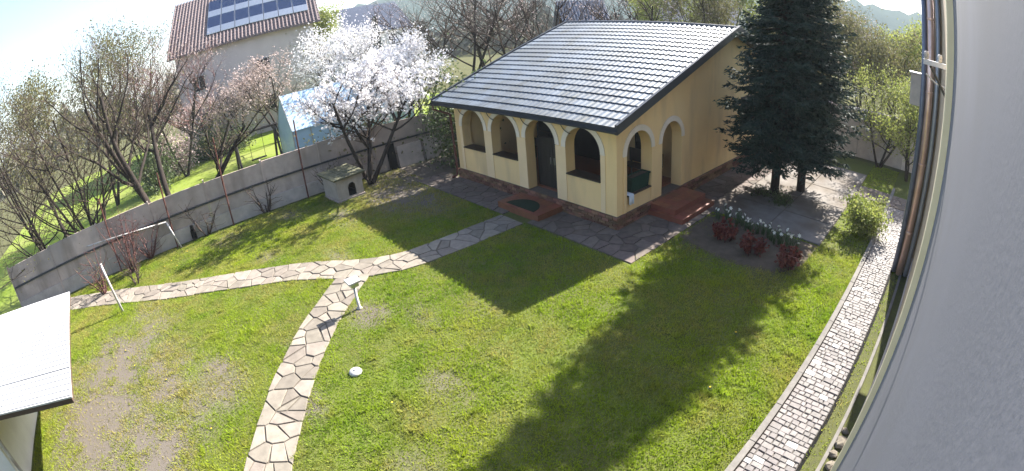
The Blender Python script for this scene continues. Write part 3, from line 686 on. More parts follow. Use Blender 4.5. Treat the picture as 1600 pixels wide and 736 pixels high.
for a in ys: MB().box((FX-.08, a-.028, 0), (FX+.06, a+.028, 2.05)).build('concrete_post', M_CONC, fence)
# boards and dark frame leaning on the fence near the pavilion
def lean(x, y0, y1, z1, t, m, label, dy=0.0):
    MB_ = MB().hexa([(x+.26, y0, .01), (x+.26+t, y0, .01), (x+.26+t, y1, .01), (x+.26, y1, .01), (x+.1, y0+dy, z1), (x+.1+t, y0+dy, z1), (x+.1+t, y1+dy, z1), (x+.1, y1+dy, z1)])
    tag(MB_.build('leaning_board', m, bevel=.006), label, 'board')
lean(FX, -1.35, -.95, 1.12, .03, M_BLACK, 'narrow dark board leaning on the fence beside the blossom tree')
lean(FX, -.85, .35, .92, .03, M_CONCL, 'pale grey sheet leaning on the fence left of the porch corner')
lean(FX, .5, 1.7, 1.0, .03, M_CONCL, 'pale grey sheet leaning on the fence nearest the porch corner')
bkt = tag(MB().lathe((FX+.25, -10.15, 0), [(.10, 0.0), (.12, .1), (.11, .42), (.08, .46), (.07, .62)], 12).build('plastic_canister', M_BLACK), 'black upright canister standing against the left fence', 'canister')
# rusty iron posts with wires
iy = [-13.6, -10.95, -8.45, -5.15]
lab = ['rusty iron post by the bare reddish shrub at the far left', 'rusty iron post rising beside the white crossbar', 'tallest rusty iron post at the middle of the left fence', 'rusty iron post just left of the doghouse']
for k, (y, hh) in enumerate(zip(iy, (2.9, 2.95, 3.5, 3.2))):
    p_ = empty('iron_post', (FX+.22, y, 0), lab[k], 'post', 'iron posts along the left fence')
    MB().tube([(FX+.22, y, 0), (FX+.22, y+.02, hh)], .032, 7).build('post', M_RUST, p_)
    MB().box((FX+.1, y-.02, 1.9), (FX+.22, y+.02, 1.94)).build('tie', M_RUST, p_)
rw = empty('rear_wall', (4, 14.2, 0), 'pale plastered garden wall with coping behind the spruces', 'wall')
for i in range(9):
    x = -11+i*2.5; MB().box((x+.01, 14.1, 0), (x+2.49, 14.3, 2.25)).build('wall_panel', M_CONCL, rw); MB().box((x, 14.04, 2.252), (x+2.498, 14.36, 2.33)).build('coping', M_PLAS_P, rw)

# ------------------------------------------------------------------ doghouse, lamp, posts, shed
dg = empty('doghouse', (-9.7, -3.9, 0), 'small plastered doghouse with arched door and mossy roof', 'doghouse')
da = R(6)
def dmap(u, w_, z):                # u along the front (y-ish), w_ back into the house (-x)
    c, s_ = math.cos(da), math.sin(da); x, y = -w_, u
    return (-9.12+x*c-y*s_, -3.92+x*s_+y*c, z)
arched_wall(dmap, -.56, .56, .06, .86, [(.08, .17, .44, .1)], .05, 8).build('front_wall', M_DOGW, dg)
bxm = lambda u0, u1, w0, w1, z0, z1: MB().hexa([dmap(u0, w0, z0), dmap(u1, w0, z0), dmap(u1, w1, z0), dmap(u0, w1, z0), dmap(u0, w0, z1), dmap(u1, w0, z1), dmap(u1, w1, z1), dmap(u0, w1, z1)])
bxm(-.56, -.51, .052, 1.2, .06, .88).build('side_wall', M_DOGW, dg); bxm(.51, .56, .052, 1.2, .06, .88).build('side_wall', M_DOGW, dg); bxm(-.505, .505, 1.15, 1.2, .06, .88).build('back_wall', M_DOGW, dg)
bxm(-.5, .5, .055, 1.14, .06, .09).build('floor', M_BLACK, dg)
bxm(-.6, .6, -.03, 1.24, 0, .058).build('footing', M_CONC, dg)
rfd = MB().hexa([dmap(-.68, -.14, .862), dmap(.68, -.14, .862), dmap(.68, 1.34, .90), dmap(-.68, 1.34, .90), dmap(-.68, -.14, .90), dmap(.68, -.14, .90), dmap(.68, 1.34, .96), dmap(-.68, 1.34, .96)]).build('roof', M_MOSS, dg)
for i in range(6):
    u0, u1 = -.70+i*.2335, -.70+(i+1)*.2335-.012
    MB().hexa([dmap(u0, -.16, .903), dmap(u1, -.16, .903), dmap(u1, 1.36, .964), dmap(u0, 1.36, .964), dmap(u0, -.16, .93), dmap(u1, -.16, .93), dmap(u1, 1.36, .992), dmap(u0, 1.36, .992)]).build('roof_board', M_MOSS, rfd)
lb = empty('bollard_lamp', (-1.72, -6.95, 0), 'slim white garden lamp with square head beside the path fork', 'garden lamp')
MB().lathe((-1.72, -6.95, 0), [(.07, 0), (.07, .02), (.036, .03), (.034, .60)], 12).build('post', M_WHITEPAINT, lb, smooth=True)
hd = MB().box((-1.82, -7.05, .60), (-1.62, -6.85, .69)).build('head', M_ALU, lb, bevel=.01)
MB().box((-1.88, -7.11, .711), (-1.56, -6.79, .76)).build('lamp_cap', M_WHITEPAINT, hd, bevel=.01); MB().box((-1.785, -7.015, .691), (-1.655, -6.885, .71)).build('lens', M_CLOTHW, hd)
sp = empty('sprinkler_cap', (.37, -8.04, 0), 'small round white cap lying in the middle of the lawn', 'cap')
MB().lathe((.37, -8.04, 0), [(.13, 0), (.135, .03), (.12, .055), (.06, .075), (.02, .08)], 16).build('lid', M_WHITEPAINT, sp, smooth=True); MB().lathe((.37, -8.04, .078), [(.03, 0), (.03, .015), (.01, .02)], 10).build('knob', M_WHITEPAINT, sp)
cp = empty('clothes_post', (-7.0, -13.35, 0), 'white leaning metal clothes post at the path, far left', 'clothes post')
MB().tube([(-7.0, -13.35, 0), (-7.35, -13.55, 1.55)], .045, 10).build('post', M_WHITEPAINT, cp, smooth=True); MB().lathe((-7.35, -13.55, 1.55), [(.05, 0), (.055, .03), (.03, .05)], 10).build('post_cap', M_WHITEPAINT, cp)
cp = empty('clothes_post', (-10.7, -10.8, 0), 'white metal clothes post with long crossbar against the left fence', 'clothes post')
MB().tube([(-10.7, -10.8, 0), (-10.86, -11.1, 1.08)], .035, 8).build('post', M_WHITEPAINT, cp, smooth=True); MB().tube([(-10.86, -11.1, 1.10), (-10.4, -14.6, 1.55)], .028, 8).build('crossbar', M_WHITEPAINT, cp, smooth=True)
sh = empty('white_shed', (-2, -15, 0), 'white sheet roofed lean-to shed at the left picture edge', 'shed')
MB().box((-5.2, -19.5, 0), (-.4, -16.6, 1.85)).build('wall', M_WALLW, sh)
def ed(u, back, z): return (.43-u*5.3-back*.15, -13.40-u*.82-back, z)      # u along the eave, back from the eave
slab = lambda u0, u1, b0, b1, z0, z1: MB().hexa([ed(u0, b0, z0), ed(u0, b1, z0+.05*b1), ed(u1, b1, z0+.05*b1), ed(u1, b0, z0), ed(u0, b0, z1), ed(u0, b1, z1+.05*b1), ed(u1, b1, z1+.05*b1), ed(u1, b0, z1)])
rs_ = slab(.005, .995, .03, 5.0, 1.84, 1.95).build('roof', M_BROWN, sh)
for i in range(5): slab(i*.2, i*.2+.196, 0, 5.05, 1.953, 1.985).build('roof_sheet', M_DEEPW, rs_)
for i in range(26): slab(i*.0385+.008, i*.0385+.016, -.01, 5.06, 1.986, 2.004).build('sheet_rib', M_DEEPW, rs_)
for u in (.05, .5, .95): MB().tube([ed(u, 2.9, 0), ed(u, 2.9, 1.98)], .05, 8).build('post', M_WHITEPAINT, sh)

# ------------------------------------------------------------------ vegetation generators
def tubes(branches, sides):
    Vv, Ff, off = [], [], 0
    for pts, rad in branches:
        P = np.asarray(pts, float); k = len(P); d = np.gradient(P, axis=0); d /= (np.linalg.norm(d, axis=1)[:, None]+1e-9)
        ref = np.where(np.abs(d[:, 2:3]) > .9, np.array([[1., 0, 0]]), np.array([[0, 0, 1.]]))
        a = np.cross(d, ref); a /= (np.linalg.norm(a, axis=1)[:, None]+1e-9); c = np.cross(d, a)
        t = np.arange(sides)*2*np.pi/sides
        ringv = P[:, None, :]+(a[:, None, :]*np.cos(t)[None, :, None]+c[:, None, :]*np.sin(t)[None, :, None])*np.asarray(rad)[:, None, None]
        Vv.append(ringv.reshape(-1, 3))
        i, j = np.meshgrid(np.arange(k-1), np.arange(sides), indexing='ij'); i, j = i.ravel(), j.ravel(); jn = (j+1) % sides
        Ff.append(np.stack([off+i*sides+j, off+i*sides+jn, off+(i+1)*sides+jn, off+(i+1)*sides+j], 1)); off += k*sides
    return np.concatenate(Vv), np.concatenate(Ff)
def limb(rs, p, d, L, r0, r1, n, wob, up):
    pts = [np.array(p, float)]; d = np.array(d, float)
    for i in range(n):
        d = d+rs.normal(0, wob, 3)+np.array([0, 0, up]); d /= np.linalg.norm(d); pts.append(pts[-1]+d*L/n)
    return np.array(pts), np.linspace(r0, r1, n+1)
def grow(rs, base, H, trunkh, r0, spread, levels, nb, up=.12, lean=(0, 0), stems=1, stem_spread=.3):
    lv = [[] for _ in range(levels+1)]
    for s_ in range(stems):
        a = rs.uniform(0, 6.28); sp_ = stem_spread if stems > 1 else 0
        d = np.array([math.cos(a)*sp_+lean[0], math.sin(a)*sp_+lean[1], 1.]); d /= np.linalg.norm(d)
        st = np.array(base, float)+np.array([math.cos(a), math.sin(a), 0])*(.08 if stems > 1 else 0)
        pts, rad = limb(rs, st, d, H*.72, r0/(stems**.4), r0*.25, 9, .05, .03); lv[0].append((pts, rad))
    for l in range(1, levels+1):
        for pts, rad in lv[l-1]:
            m = nb[l-1]
            for q in range(m):
                t = rs.uniform(trunkh/(H*.72), 1.) if l == 1 else rs.uniform(.2, 1.)
                i = min(int(t*(len(pts)-1)), len(pts)-2); p = pts[i]+(pts[i+1]-pts[i])*(t*(len(pts)-1)-i)
                pd = pts[i+1]-pts[i]; pd /= np.linalg.norm(pd)
                az_ = rs.uniform(0, 6.28); side = np.array([math.cos(az_), math.sin(az_), rs.uniform(-.1, .5)])
                d = pd*(.55 if l > 1 else .45)+side*spread
                L = (H*.5*(1.15-.6*t) if l == 1 else np.linalg.norm(np.diff(pts, axis=0), axis=1).sum()*rs.uniform(.35, .6))
                rr0 = max(np.interp(t*(len(pts)-1), np.arange(len(pts)), rad)*.6, .004)
                lv[l].append(limb(rs, p, d/np.linalg.norm(d), L, rr0, max(rr0*.3, .003), 6 if l == 1 else 4, .13, up))
    return lv
def leaf_quads(rs, centres, n, size, jit, flat=.0):
    c = centres[rs.randint(0, len(centres), n)]+rs.normal(0, jit, (n, 3))
    a = rs.normal(0, 1, (n, 3)); a[:, 2] *= (1-flat); a /= np.linalg.norm(a, axis=1)[:, None]
    b_ = rs.normal(0, 1, (n, 3)); b_ -= a*np.sum(a*b_, 1)[:, None]; b_ /= np.linalg.norm(b_, axis=1)[:, None]
    s_ = size*rs.uniform(.6, 1.3, n)[:, None]
    V = np.stack([c-a*s_*.5, c+b_*s_*.32, c+a*s_*.5, c-b_*s_*.32], 1).reshape(-1, 3)
    return V, np.arange(4*n).reshape(-1, 4)
def tips_of(lv, levels=(-1, -2), k=3):
    out = []
    for l in levels:
        for pts, rad in lv[l]:
            for t in np.linspace(.25, 1, k): i = t*(len(pts)-1); j = min(int(i), len(pts)-2); out.append(pts[j]+(pts[j+1]-pts[j])*(i-j))
    return np.array(out)
def tree(name, base, H, label, cat='tree', group=None, seed=1, r0=.14, trunkh=1.2, spread=.8, nb=(9, 6, 5), up=.10, leaves=0, size=.08, jit=.12, lm=None, bm=None, tm=None, lean=(0, 0), stems=1, stem_spread=.3, levels=3, rscale=1., clump=0):
    rs = np.random.RandomState(seed); root = empty(name, (base[0], base[1], base[2] if len(base) > 2 else 0), label, cat, group); base = ORG[root.name]
    lv = grow(rs, base, H, trunkh, r0, spread, levels, nb, up, lean, stems, stem_spread)
    V, F = tubes(lv[0]+(lv[1] if levels > 1 else []), 7); o = np_mesh('trunk', V, F, bm or M_BARK, root); o.data.polygons.foreach_set('use_smooth', [True]*len(F))
    if levels > 1:
        tw_ = [x for l in lv[2:] for x in l]; tw_ = [(p, np.asarray(r)*rscale) for p, r in tw_]
        V, F = tubes(tw_, 3); np_mesh('twigs' if leaves else 'crown', V, F, tm or M_TWIG, root)
    if leaves:
        tp_ = tips_of(lv); tp_ = tp_[rs.rand(len(tp_)) < clump] if clump else tp_
        V, F = leaf_quads(rs, tp_, leaves, size, jit); np_mesh('crown', V, F, lm, root, rnd=rs.rand(len(F))**1.5)
    return root
def spruce(base, H, Rm, z0, label, seed):
    rs = np.random.RandomState(seed); root = empty('spruce_tree', (*base, 0), label, 'spruce', 'spruces on the patio')
    b0 = np.array([*base, 0.])
    tp = np.array([b0+np.array([.10*math.sin(z*.5+seed), .06*math.sin(z*.8), z]) for z in np.linspace(0, H, 14)])
    V, F = tubes([(tp, np.linspace(.17, .015, 14))], 9); np_mesh('trunk', V, F, M_BARK, root)
    br_, C, D, S = [], [], [], []
    z = z0
    while z < H-.15:
        t = (z-z0)/(H-z0); Rz = Rm*((1-t)**.82)*(.72+.28*min(1, t*6+.2)); nbz = int(5+7*(1-t)*.8+2)
        a0 = rs.uniform(0, 6.28)
        for q in range(nbz):
            a = a0+6.283*q/nbz+rs.normal(0, .18); L = max(.18, Rz*rs.uniform(.62, 1.18)); zz = z+rs.uniform(-.14, .14)
            if rs.rand() < .06: L *= 1.25
            cx = np.interp(zz, tp[:, 2], tp[:, 0]); cy = np.interp(zz, tp[:, 2], tp[:, 1])
            u = np.linspace(0, 1, 7); droop = (.34-.25*t)*L
            P = np.stack([cx+math.cos(a)*L*u, cy+math.sin(a)*L*u, zz+.25*L*t*u-droop*np.sin(u*2.2)*u+.12*L*u**3], 1)
            br_.append((P, np.linspace(.028*(1-t)+.008, .004, 7)))
            m = int(7+L*11); uu = rs.uniform(.12, 1, m)**.8
            for w_ in uu:
                p = np.array([np.interp(w_, u, P[:, k]) for k in range(3)])
                sgn = rs.choice((-1, 1)); aa = a+sgn*rs.uniform(.5, 1.0); l2 = (.22+.36*L*(1-w_)*.75)*rs.uniform(.6, 1.15)
                n_ = max(3, int(l2/.055)); v = np.linspace(.05, 1, n_)
                pp = np.stack([p[0]+math.cos(aa)*l2*v, p[1]+math.sin(aa)*l2*v, p[2]-.22*l2*v**1.5+np.zeros(n_)], 1)
                dd = np.tile([math.cos(aa), math.sin(aa), -.25], (n_, 1))
                C.append(pp); D.append(dd); S.append(np.full(n_, .16))
        z += .20+.06*t
    V, F = tubes(br_, 4); np_mesh('branches', V, F, M_BARK, root)
    C, D, S = np.concatenate(C), np.concatenate(D), np.concatenate(S); n = len(C)
    D = D+rs.normal(0, .38, D.shape); D /= np.linalg.norm(D, axis=1)[:, None]
    B = rs.normal(0, 1, D.shape); B[:, 2] -= .2; B -= D*np.sum(B*D, 1)[:, None]; B /= np.linalg.norm(B, axis=1)[:, None]
    S = (S*rs.uniform(.6, 1.35, n))[:, None]; C = C+rs.normal(0, .025, C.shape)
    V = np.stack([C-D*S*.3, C+B*S*.17, C+D*S*.8, C-B*S*.17], 1).reshape(-1, 3); F = np.arange(4*n).reshape(-1, 4)
    np_mesh('crown', V, F, M_NEEDLE, root, rnd=rs.rand(n)**2)
    return n
ns = spruce((2.56, 5.82), 11.4, 2.2, 1.55, 'dark spruce on the nearer left trunk beside the pavilion', 4)
ns += spruce((3.14, 6.85), 10.8, 2.3, 1.55, 'dark spruce on the farther right trunk under the joined crown', 9)
print('spruce quads', ns)

def shrub(name, base, H, rad, label, seed, lm, leaves, size, cat='shrub', group=None, stems=7, bm=None, ell=1.0, tight=.42):
    rs = np.random.RandomState(seed); root = empty(name, (base[0], base[1], 0), label, cat, group); b0 = np.array([base[0], base[1], 0.])
    br_ = []; cs = []
    for s_ in range(stems):
        a = rs.uniform(0, 6.28); d = np.array([math.cos(a)*rad*.8, math.sin(a)*rad*.8, H*.8]); d = d/np.linalg.norm(d)
        p, r_2 = limb(rs, b0+np.array([math.cos(a), math.sin(a), 0])*.08, d, H*rs.uniform(.65, 1.), .018+.006*H, .005, 6, .12, .04); br_.append((p, r_2))
        for q in range(5):
            i = rs.randint(1, 6); a2 = rs.uniform(0, 6.28); d2 = np.array([math.cos(a2), math.sin(a2), rs.uniform(-.1, .8)]); d2 /= np.linalg.norm(d2)
            p2, r2 = limb(rs, p[i], d2, rad*rs.uniform(.4, .9), .010, .003, 4, .16, .06); br_.append((p2, r2)); cs += list(p2[1:])
        cs += list(p[3:])
    V, F = tubes(br_, 4); np_mesh('stems', V, F, bm or M_TWIG, root)
    if leaves:
        V, F = leaf_quads(rs, np.array(cs), leaves, size, rad*tight*.4); V[:, 2] = np.maximum(V[:, 2], .02)
        np_mesh('foliage', V, F, lm, root, rnd=rs.rand(len(F))**1.5)
    return root

# ------------------------------------------------------------------ planting in the garden
tree('blossom_tree', (-10.0, -2.7), 5.7, 'white flowering cherry tree behind the doghouse', 'tree', None, 11, r0=.17, trunkh=1.3, spread=.85, nb=(7, 8, 6), up=.05, leaves=8200, size=.12, jit=.06, lm=M_BLOSSOM, stems=4, stem_spread=.6, clump=.20)
tree('bare_tree', (-12.1, -10.7), 9.4, 'leafless dark forked tree just beyond the left fence', 'tree', None, 23, r0=.27, trunkh=2.0, spread=.75, nb=(6, 6, 5), up=.10, leaves=1200, size=.05, jit=.12, lm=M_BUDS, stems=3, stem_spread=.55)
tree('leaning_tree', (-12.2, -10.2), 6.6, 'slanting bare tree leaning right over the neighbouring lawn', 'tree', None, 29, r0=.20, trunkh=2.4, spread=.6, nb=(5, 5, 4), up=.06, leaves=1500, size=.05, jit=.12, lm=M_BUDS, lean=(-.1, 1.0))
tree('budding_tree', (-12.9, -14.6), 9.2, 'olive budding bushy tree beyond the fence at the far left', 'tree', None, 31, r0=.13, trunkh=.8, spread=.9, nb=(9, 7, 5), up=.05, leaves=4500, size=.075, jit=.20, lm=M_BUDS, stems=4, stem_spread=.4)
tree('budding_tree', (-13.8, -17.2), 9.4, 'olive budding tree hanging over the fence at the left edge', 'tree', None, 37, r0=.13, trunkh=.8, spread=.9, nb=(9, 7, 5), up=.04, leaves=5500, size=.075, jit=.22, lm=M_BUDS, stems=4, stem_spread=.45)
shrub('bare_shrub', (-10.2, -13.0), 2.6, .8, 'reddish leafless shrub behind the white crossbar', 41, M_TWIGP, 700, .05, stems=12, bm=M_TWIGP)
shrub('bare_shrub', (-9.3, -14.3), 1.9, .7, 'low leafless shrub by the path at the left edge', 43, M_BUDS, 260, .05, stems=9, bm=M_TWIGP)
shrub('bare_shrub', (-8.9, -12.8), 1.2, .5, 'small twiggy shrub between fence and path', 47, M_BUDS, 160, .04, stems=7, bm=M_TWIG)
shrub('bare_shrub', (-10.6, -4.2), 1.5, .6, 'twiggy leafless shrub crowding the doghouse side', 49, M_BUDS, 120, .04, stems=8)
shrub('climbing_vine', (-10.9, -7.0), 1.7, .9, 'leafless vine spread over the middle of the concrete fence', 53, M_BUDS, 60, .04, cat='vine', stems=8)
shrub('climbing_vine', (-10.92, -9.6), 1.8, 1.0, 'leafless vine on the fence left of the tallest iron post', 54, M_BUDS, 80, .04, cat='vine', stems=9)
shrub('climbing_vine', (-10.92, -12.2), 1.9, 1.0, 'tangled leafless vine on the fence near the reddish shrub', 55, M_BUDS, 120, .04, cat='vine', stems=10, bm=M_TWIGP)
shrub('small_shrub', (6.15, 4.9), 1.3, .75, 'yellow green leafy shrub on the kerb of the cobbled path', 59, M_LEAFY, 5200, .085, stems=12)
shrub('small_shrub', (3.0, 5.1), .45, .5, 'low brownish shrub around the spruce trunks', 61, M_LEAFD, 900, .06, stems=8)
shrub('small_shrub', (2.2, 5.3), .35, .35, 'low sparse shrub at the left spruce trunk', 67, M_LEAFD, 400, .06, stems=6)
tree('garden_tree', (5.4, 13.2), 4.6, 'light green multi stem tree in front of the rear wall', 'tree', None, 71, r0=.10, trunkh=.9, spread=.85, nb=(7, 6, 5), up=.09, leaves=5200, size=.085, jit=.16, lm=M_LEAFY, stems=3, stem_spread=.45)
tree('garden_tree', (7.0, 12.4), 4.4, 'yellow green leafy tree beside the right house corner', 'tree', None, 73, r0=.09, trunkh=.7, spread=.8, nb=(7, 6, 5), up=.07, leaves=6500, size=.09, jit=.18, lm=M_LEAFY, stems=3, stem_spread=.35)
# red peony shoots and daffodils in the bed
for k, (x, y, lbl) in enumerate([(2.75, 1.35, 'leftmost clump of red peony shoots in the shaded bed'), (3.72, 1.12, 'middle clump of dark red peony shoots in the shaded bed'), (4.72, 1.12, 'rightmost clump of red peony shoots in the shaded bed')]):
    rs = np.random.RandomState(80+k); pr = empty('peony_plant', (x, y, .04), lbl, 'plant', 'red peony clumps'); br_ = []; tp = []
    for q in range(22):
        a = rs.uniform(0, 6.28); r2 = .22*math.sqrt(rs.rand()); p, r3 = limb(rs, (x+r2*math.cos(a), y+r2*math.sin(a), .03), (math.cos(a)*.35, math.sin(a)*.35, 1), rs.uniform(.28, .5), .010, .005, 4, .07, .05); br_.append((p, r3)); tp += list(p[2:])
    V, F = tubes(br_, 4); np_mesh('stems', V, F, M_RED, pr)
    V, F = leaf_quads(rs, np.array(tp), 420, .11, .05); np_mesh('leaves', V, F, M_RED, pr, rnd=rs.rand(len(F)))
rs = np.random.RandomState(90); pet = None
fl = MB()
for k in range(6):
    a = k*math.pi/3; c, s_ = math.cos(a), math.sin(a)
    fl.add([(0, 0, 0), (.03*c-.018*s_, .03*s_+.018*c, .006), (.062*c, .062*s_, 0), (.03*c+.018*s_, .03*s_-.018*c, .006)], [(0, 1, 2, 3)])
fl.lathe((0, 0, .002), [(.012, 0), (.018, .02), (.02, .024)], 8)
fme = bpy.data.meshes.new('flower'); fme.from_pydata(fl.v, [], fl.f); fme.materials.append(M_PETAL)
st = MB().tube([(0, 0, 0), (.01, 0, .2), (.03, 0, .36)], .006, 4)
sme = bpy.data.meshes.new('stem'); sme.from_pydata(st.v, [], st.f); sme.materials.append(M_STRAP)
lf = MB()
for k in range(7):
    a = k*.9; c, s_ = math.cos(a), math.sin(a); w_ = .012
    pts = [(.02*c, .02*s_, 0), (.06*c, .06*s_, .17), (.13*c, .13*s_, .27)]
    lf.add([(p[0]-s_*w_, p[1]+c*w_, p[2]) for p in pts]+[(p[0]+s_*w_, p[1]-c*w_, p[2]) for p in pts], [(0, 1, 4, 3), (1, 2, 5, 4)])
lme = bpy.data.meshes.new('leaves'); lme.from_pydata(lf.v, [], lf.f); lme.materials.append(M_STRAP)
for q in range(36):
    t = (q+rs.rand())/36; x = 1.85+2.9*t; y = 2.62-.55*t+rs.normal(0, .16)
    d = empty('daffodil', (x, y, .045), 'white daffodil in the row along the shaded bed', 'flower', 'daffodils in the flower bed'); d.rotation_euler.z = rs.uniform(0, 6.28); s_ = rs.uniform(.8, 1.15); d.scale = (s_,)*3
    for nm, me in (('stem', sme), ('leaves', lme)):
        o = bpy.data.objects.new(nm, me); COL.objects.link(o); o.parent = d
    o = bpy.data.objects.new('flower', fme); COL.objects.link(o); o.parent = d; o.location = (.035, 0, .36); o.rotation_euler = (rs.uniform(-.6, .6), R(55), 0)

# ------------------------------------------------------------------ neighbours beyond the fence
def house(name, az, d, turn, wd, dp, ez, rise, label, wallm, roofm, wins, over=.6, rows=22, solar=False, chim=False):
    x0, y0 = pol(az, d); root = empty(name, (x0, y0, 0), label, 'house')
    fx, fy = CAM[0]-x0, CAM[1]-y0; a = math.atan2(fy, fx)+R(turn)
    F_ = np.array([math.cos(a), math.sin(a)]); S_ = np.array([-math.sin(a), math.cos(a)])      # front normal, along the front (to the viewer's left is -S)
    T = lambda u, w_, z: (x0+S_[0]*u+F_[0]*w_, y0+S_[1]*u+F_[1]*w_, z)
    hexb = lambda u0, u1, w0, w1, z0, z1: MB().hexa([T(u0, w0, z0), T(u1, w0, z0), T(u1, w1, z0), T(u0, w1, z0), T(u0, w0, z1), T(u1, w0, z1), T(u1, w1, z1), T(u0, w1, z1)])
    hexb(-wd/2, wd/2, -dp, 0, 0, ez).build('wall', wallm, root)
    for u in (-wd/2, wd/2-.2): MB().add([T(u, 0, ez), T(u, -dp, ez), T(u, -dp/2, ez+rise), T(u+.2, 0, ez), T(u+.2, -dp, ez), T(u+.2, -dp/2, ez+rise)], [(0, 1, 2), (5, 4, 3), (0, 2, 5, 3), (1, 4, 5, 2)]).build('gable', wallm, root)
    rf = MB(); ov = over; k = rise/(dp/2)
    def Z(w_): return ez+k*(min(-w_, dp+w_) if True else 0)
    L = dp/2+ov
    for sgn in (1, -1):
        for i in range(rows):
            wa = ov-i*L/rows; wb = ov-(i+1)*L/rows
            if sgn < 0: wa, wb = -dp-wa, -dp-wb
            za, zb = Z(wa) if abs(wa+dp/2) <= 99 else 0, Z(wb)
            rf.hexa([T(-wd/2-ov, wa, za), T(wd/2+ov, wa, za), T(wd/2+ov, wb, zb), T(-wd/2-ov, wb, zb), T(-wd/2-ov, wa, za+.16), T(wd/2+ov, wa, za+.16), T(wd/2+ov, wb, zb+.10), T(-wd/2-ov, wb, zb+.10)])
    roof_ = rf.build('roof', roofm, root)
    nrib = int((wd+2*ov)/.3); rbm = MB()
    for i in range(nrib):
        u = -wd/2-ov+.02+i*(wd+2*ov)/nrib
        rbm.hexa([T(u, ov+.02, Z(ov)+.15), T(u+.13, ov+.02, Z(ov)+.15), T(u+.13, -dp/2, Z(-dp/2)+.13), T(u, -dp/2, Z(-dp/2)+.13), T(u+.03, ov+.02, Z(ov)+.215), T(u+.10, ov+.02, Z(ov)+.215), T(u+.10, -dp/2, Z(-dp/2)+.195), T(u+.03, -dp/2, Z(-dp/2)+.195)])
    tag(rbm.build('tile_ribs', roofm, roof_), kind='stuff')
    for (u0, u1, z0, z1) in wins:
        f = hexb(u0, u1, .004, .06, z0, z1).build('window', M_WHITEPAINT, root)
        m = (u0+u1)/2; hexb(u0+.08, m-.03, .062, .07, z0+.08, z1-.08).build('pane', M_GLASS, f); hexb(m+.03, u1-.08, .062, .07, z0+.08, z1-.08).build('pane', M_GLASS, f)
    if solar:
        for r2 in range(2):
            for c_ in range(7):
                u0 = -2.9+c_*1.22; w0 = -.55-r2*1.9; w1 = w0-1.82; zz = lambda w_: Z(w_)+.26
                p = MB().hexa([T(u0, w0, zz(w0)), T(u0+1.17, w0, zz(w0)), T(u0+1.17, w1, zz(w1)), T(u0, w1, zz(w1)), T(u0, w0, zz(w0)+.05), T(u0+1.17, w0, zz(w0)+.05), T(u0+1.17, w1, zz(w1)+.05), T(u0, w1, zz(w1)+.05)]).build('solar_panel', M_ALU, roof_)
                MB().hexa([T(u0+.015, w0-.03, zz(w0)+.045), T(u0+1.14, w0-.03, zz(w0)+.045), T(u0+1.14, w1+.03, zz(w1)+.045), T(u0+.03, w1+.03, zz(w1)+.045), T(u0+.03, w0-.03, zz(w0)+.058), T(u0+1.14, w0-.03, zz(w0)+.058), T(u0+1.14, w1+.03, zz(w1)+.058), T(u0+.03, w1+.03, zz(w1)+.058)]).build('cell_glass', M_SOLAR, p)
    if chim: hexb(-1.2, -.6, -dp/2-.6, -dp/2-.1, ez+rise-.5, ez+rise+1.1).build('chimney', M_BRICK, roof_)
    return root
house('neighbour_house', -80.3, 40, -4, 11.6, 11, 8.2, 4.6, 'big pinkish grey house with solar panels on its brown roof', M_PLAS_P, M_ROOFN, [(-4.6, -3.4, 4.6, 5.9), (.9, 2.1, 4.6, 5.9), (-4.6, -3.4, 1.6, 2.9), (.9, 2.1, 1.6, 2.9)], solar=True)
house('distant_house', -64.5, 62, 24, 7.5, 8, 6.6, 3.2, 'distant white house with blue grey roof behind the blossom', M_WALLW, M_BLUEGREY, [(-2.4, -1.2, 4.2, 5.6), (1.0, 2.2, 4.2, 5.6), (-2.4, -1.2, 1.4, 2.8)])
house('distant_house', -41.2, 48, 15, 3.6, 4.5, 5.0, 2.2, 'small brown gabled house showing above the roof ridge', M_BRICK, M_BLUEGREY, [(-.6, .6, 5.0-.9, 5.0-.1)], chim=False)
house('distant_house', -29, 75, -20, 12, 9, 5.2, 3.4, 'pale house half hidden by bare trees beyond the ridge', M_WALLW, M_PLAS_P, [(-3, -1.8, 2.4, 3.8), (1.5, 2.7, 2.4, 3.8)])
# pale blue greenhouse and dark swing frame on the neighbouring lawn
gx, gy_ = pol(-72.0, 27); gh = empty('greenhouse', (gx, gy_, 0), 'pale blue sheet clad greenhouse glimpsed behind the blossom', 'greenhouse')
for i in range(7):
    y0 = gy_-2.4+i*1.0
    MB().box((gx+1.5, y0+.02, .02), (gx+1.54, y0+.98, 1.9)).build('side_sheet', M_BLUEROOF, gh)
    MB().hexa([(gx+1.62, y0+.01, 1.86), (gx+1.62, y0+.99, 1.86), (gx, y0+.99, 3.6), (gx, y0+.01, 3.6), (gx+1.62, y0+.01, 1.90), (gx+1.62, y0+.99, 1.90), (gx, y0+.99, 3.64), (gx, y0+.01, 3.64)]).build('roof_sheet', M_BLUEROOF, gh)
    MB().hexa([(gx-1.62, y0+.01, 1.86), (gx-1.62, y0+.99, 1.86), (gx, y0+.99, 3.6), (gx, y0+.01, 3.6), (gx-1.62, y0+.01, 1.90), (gx-1.62, y0+.99, 1.90), (gx, y0+.99, 3.64), (gx, y0+.01, 3.64)]).build('roof_sheet', M_BLUEROOF, gh)
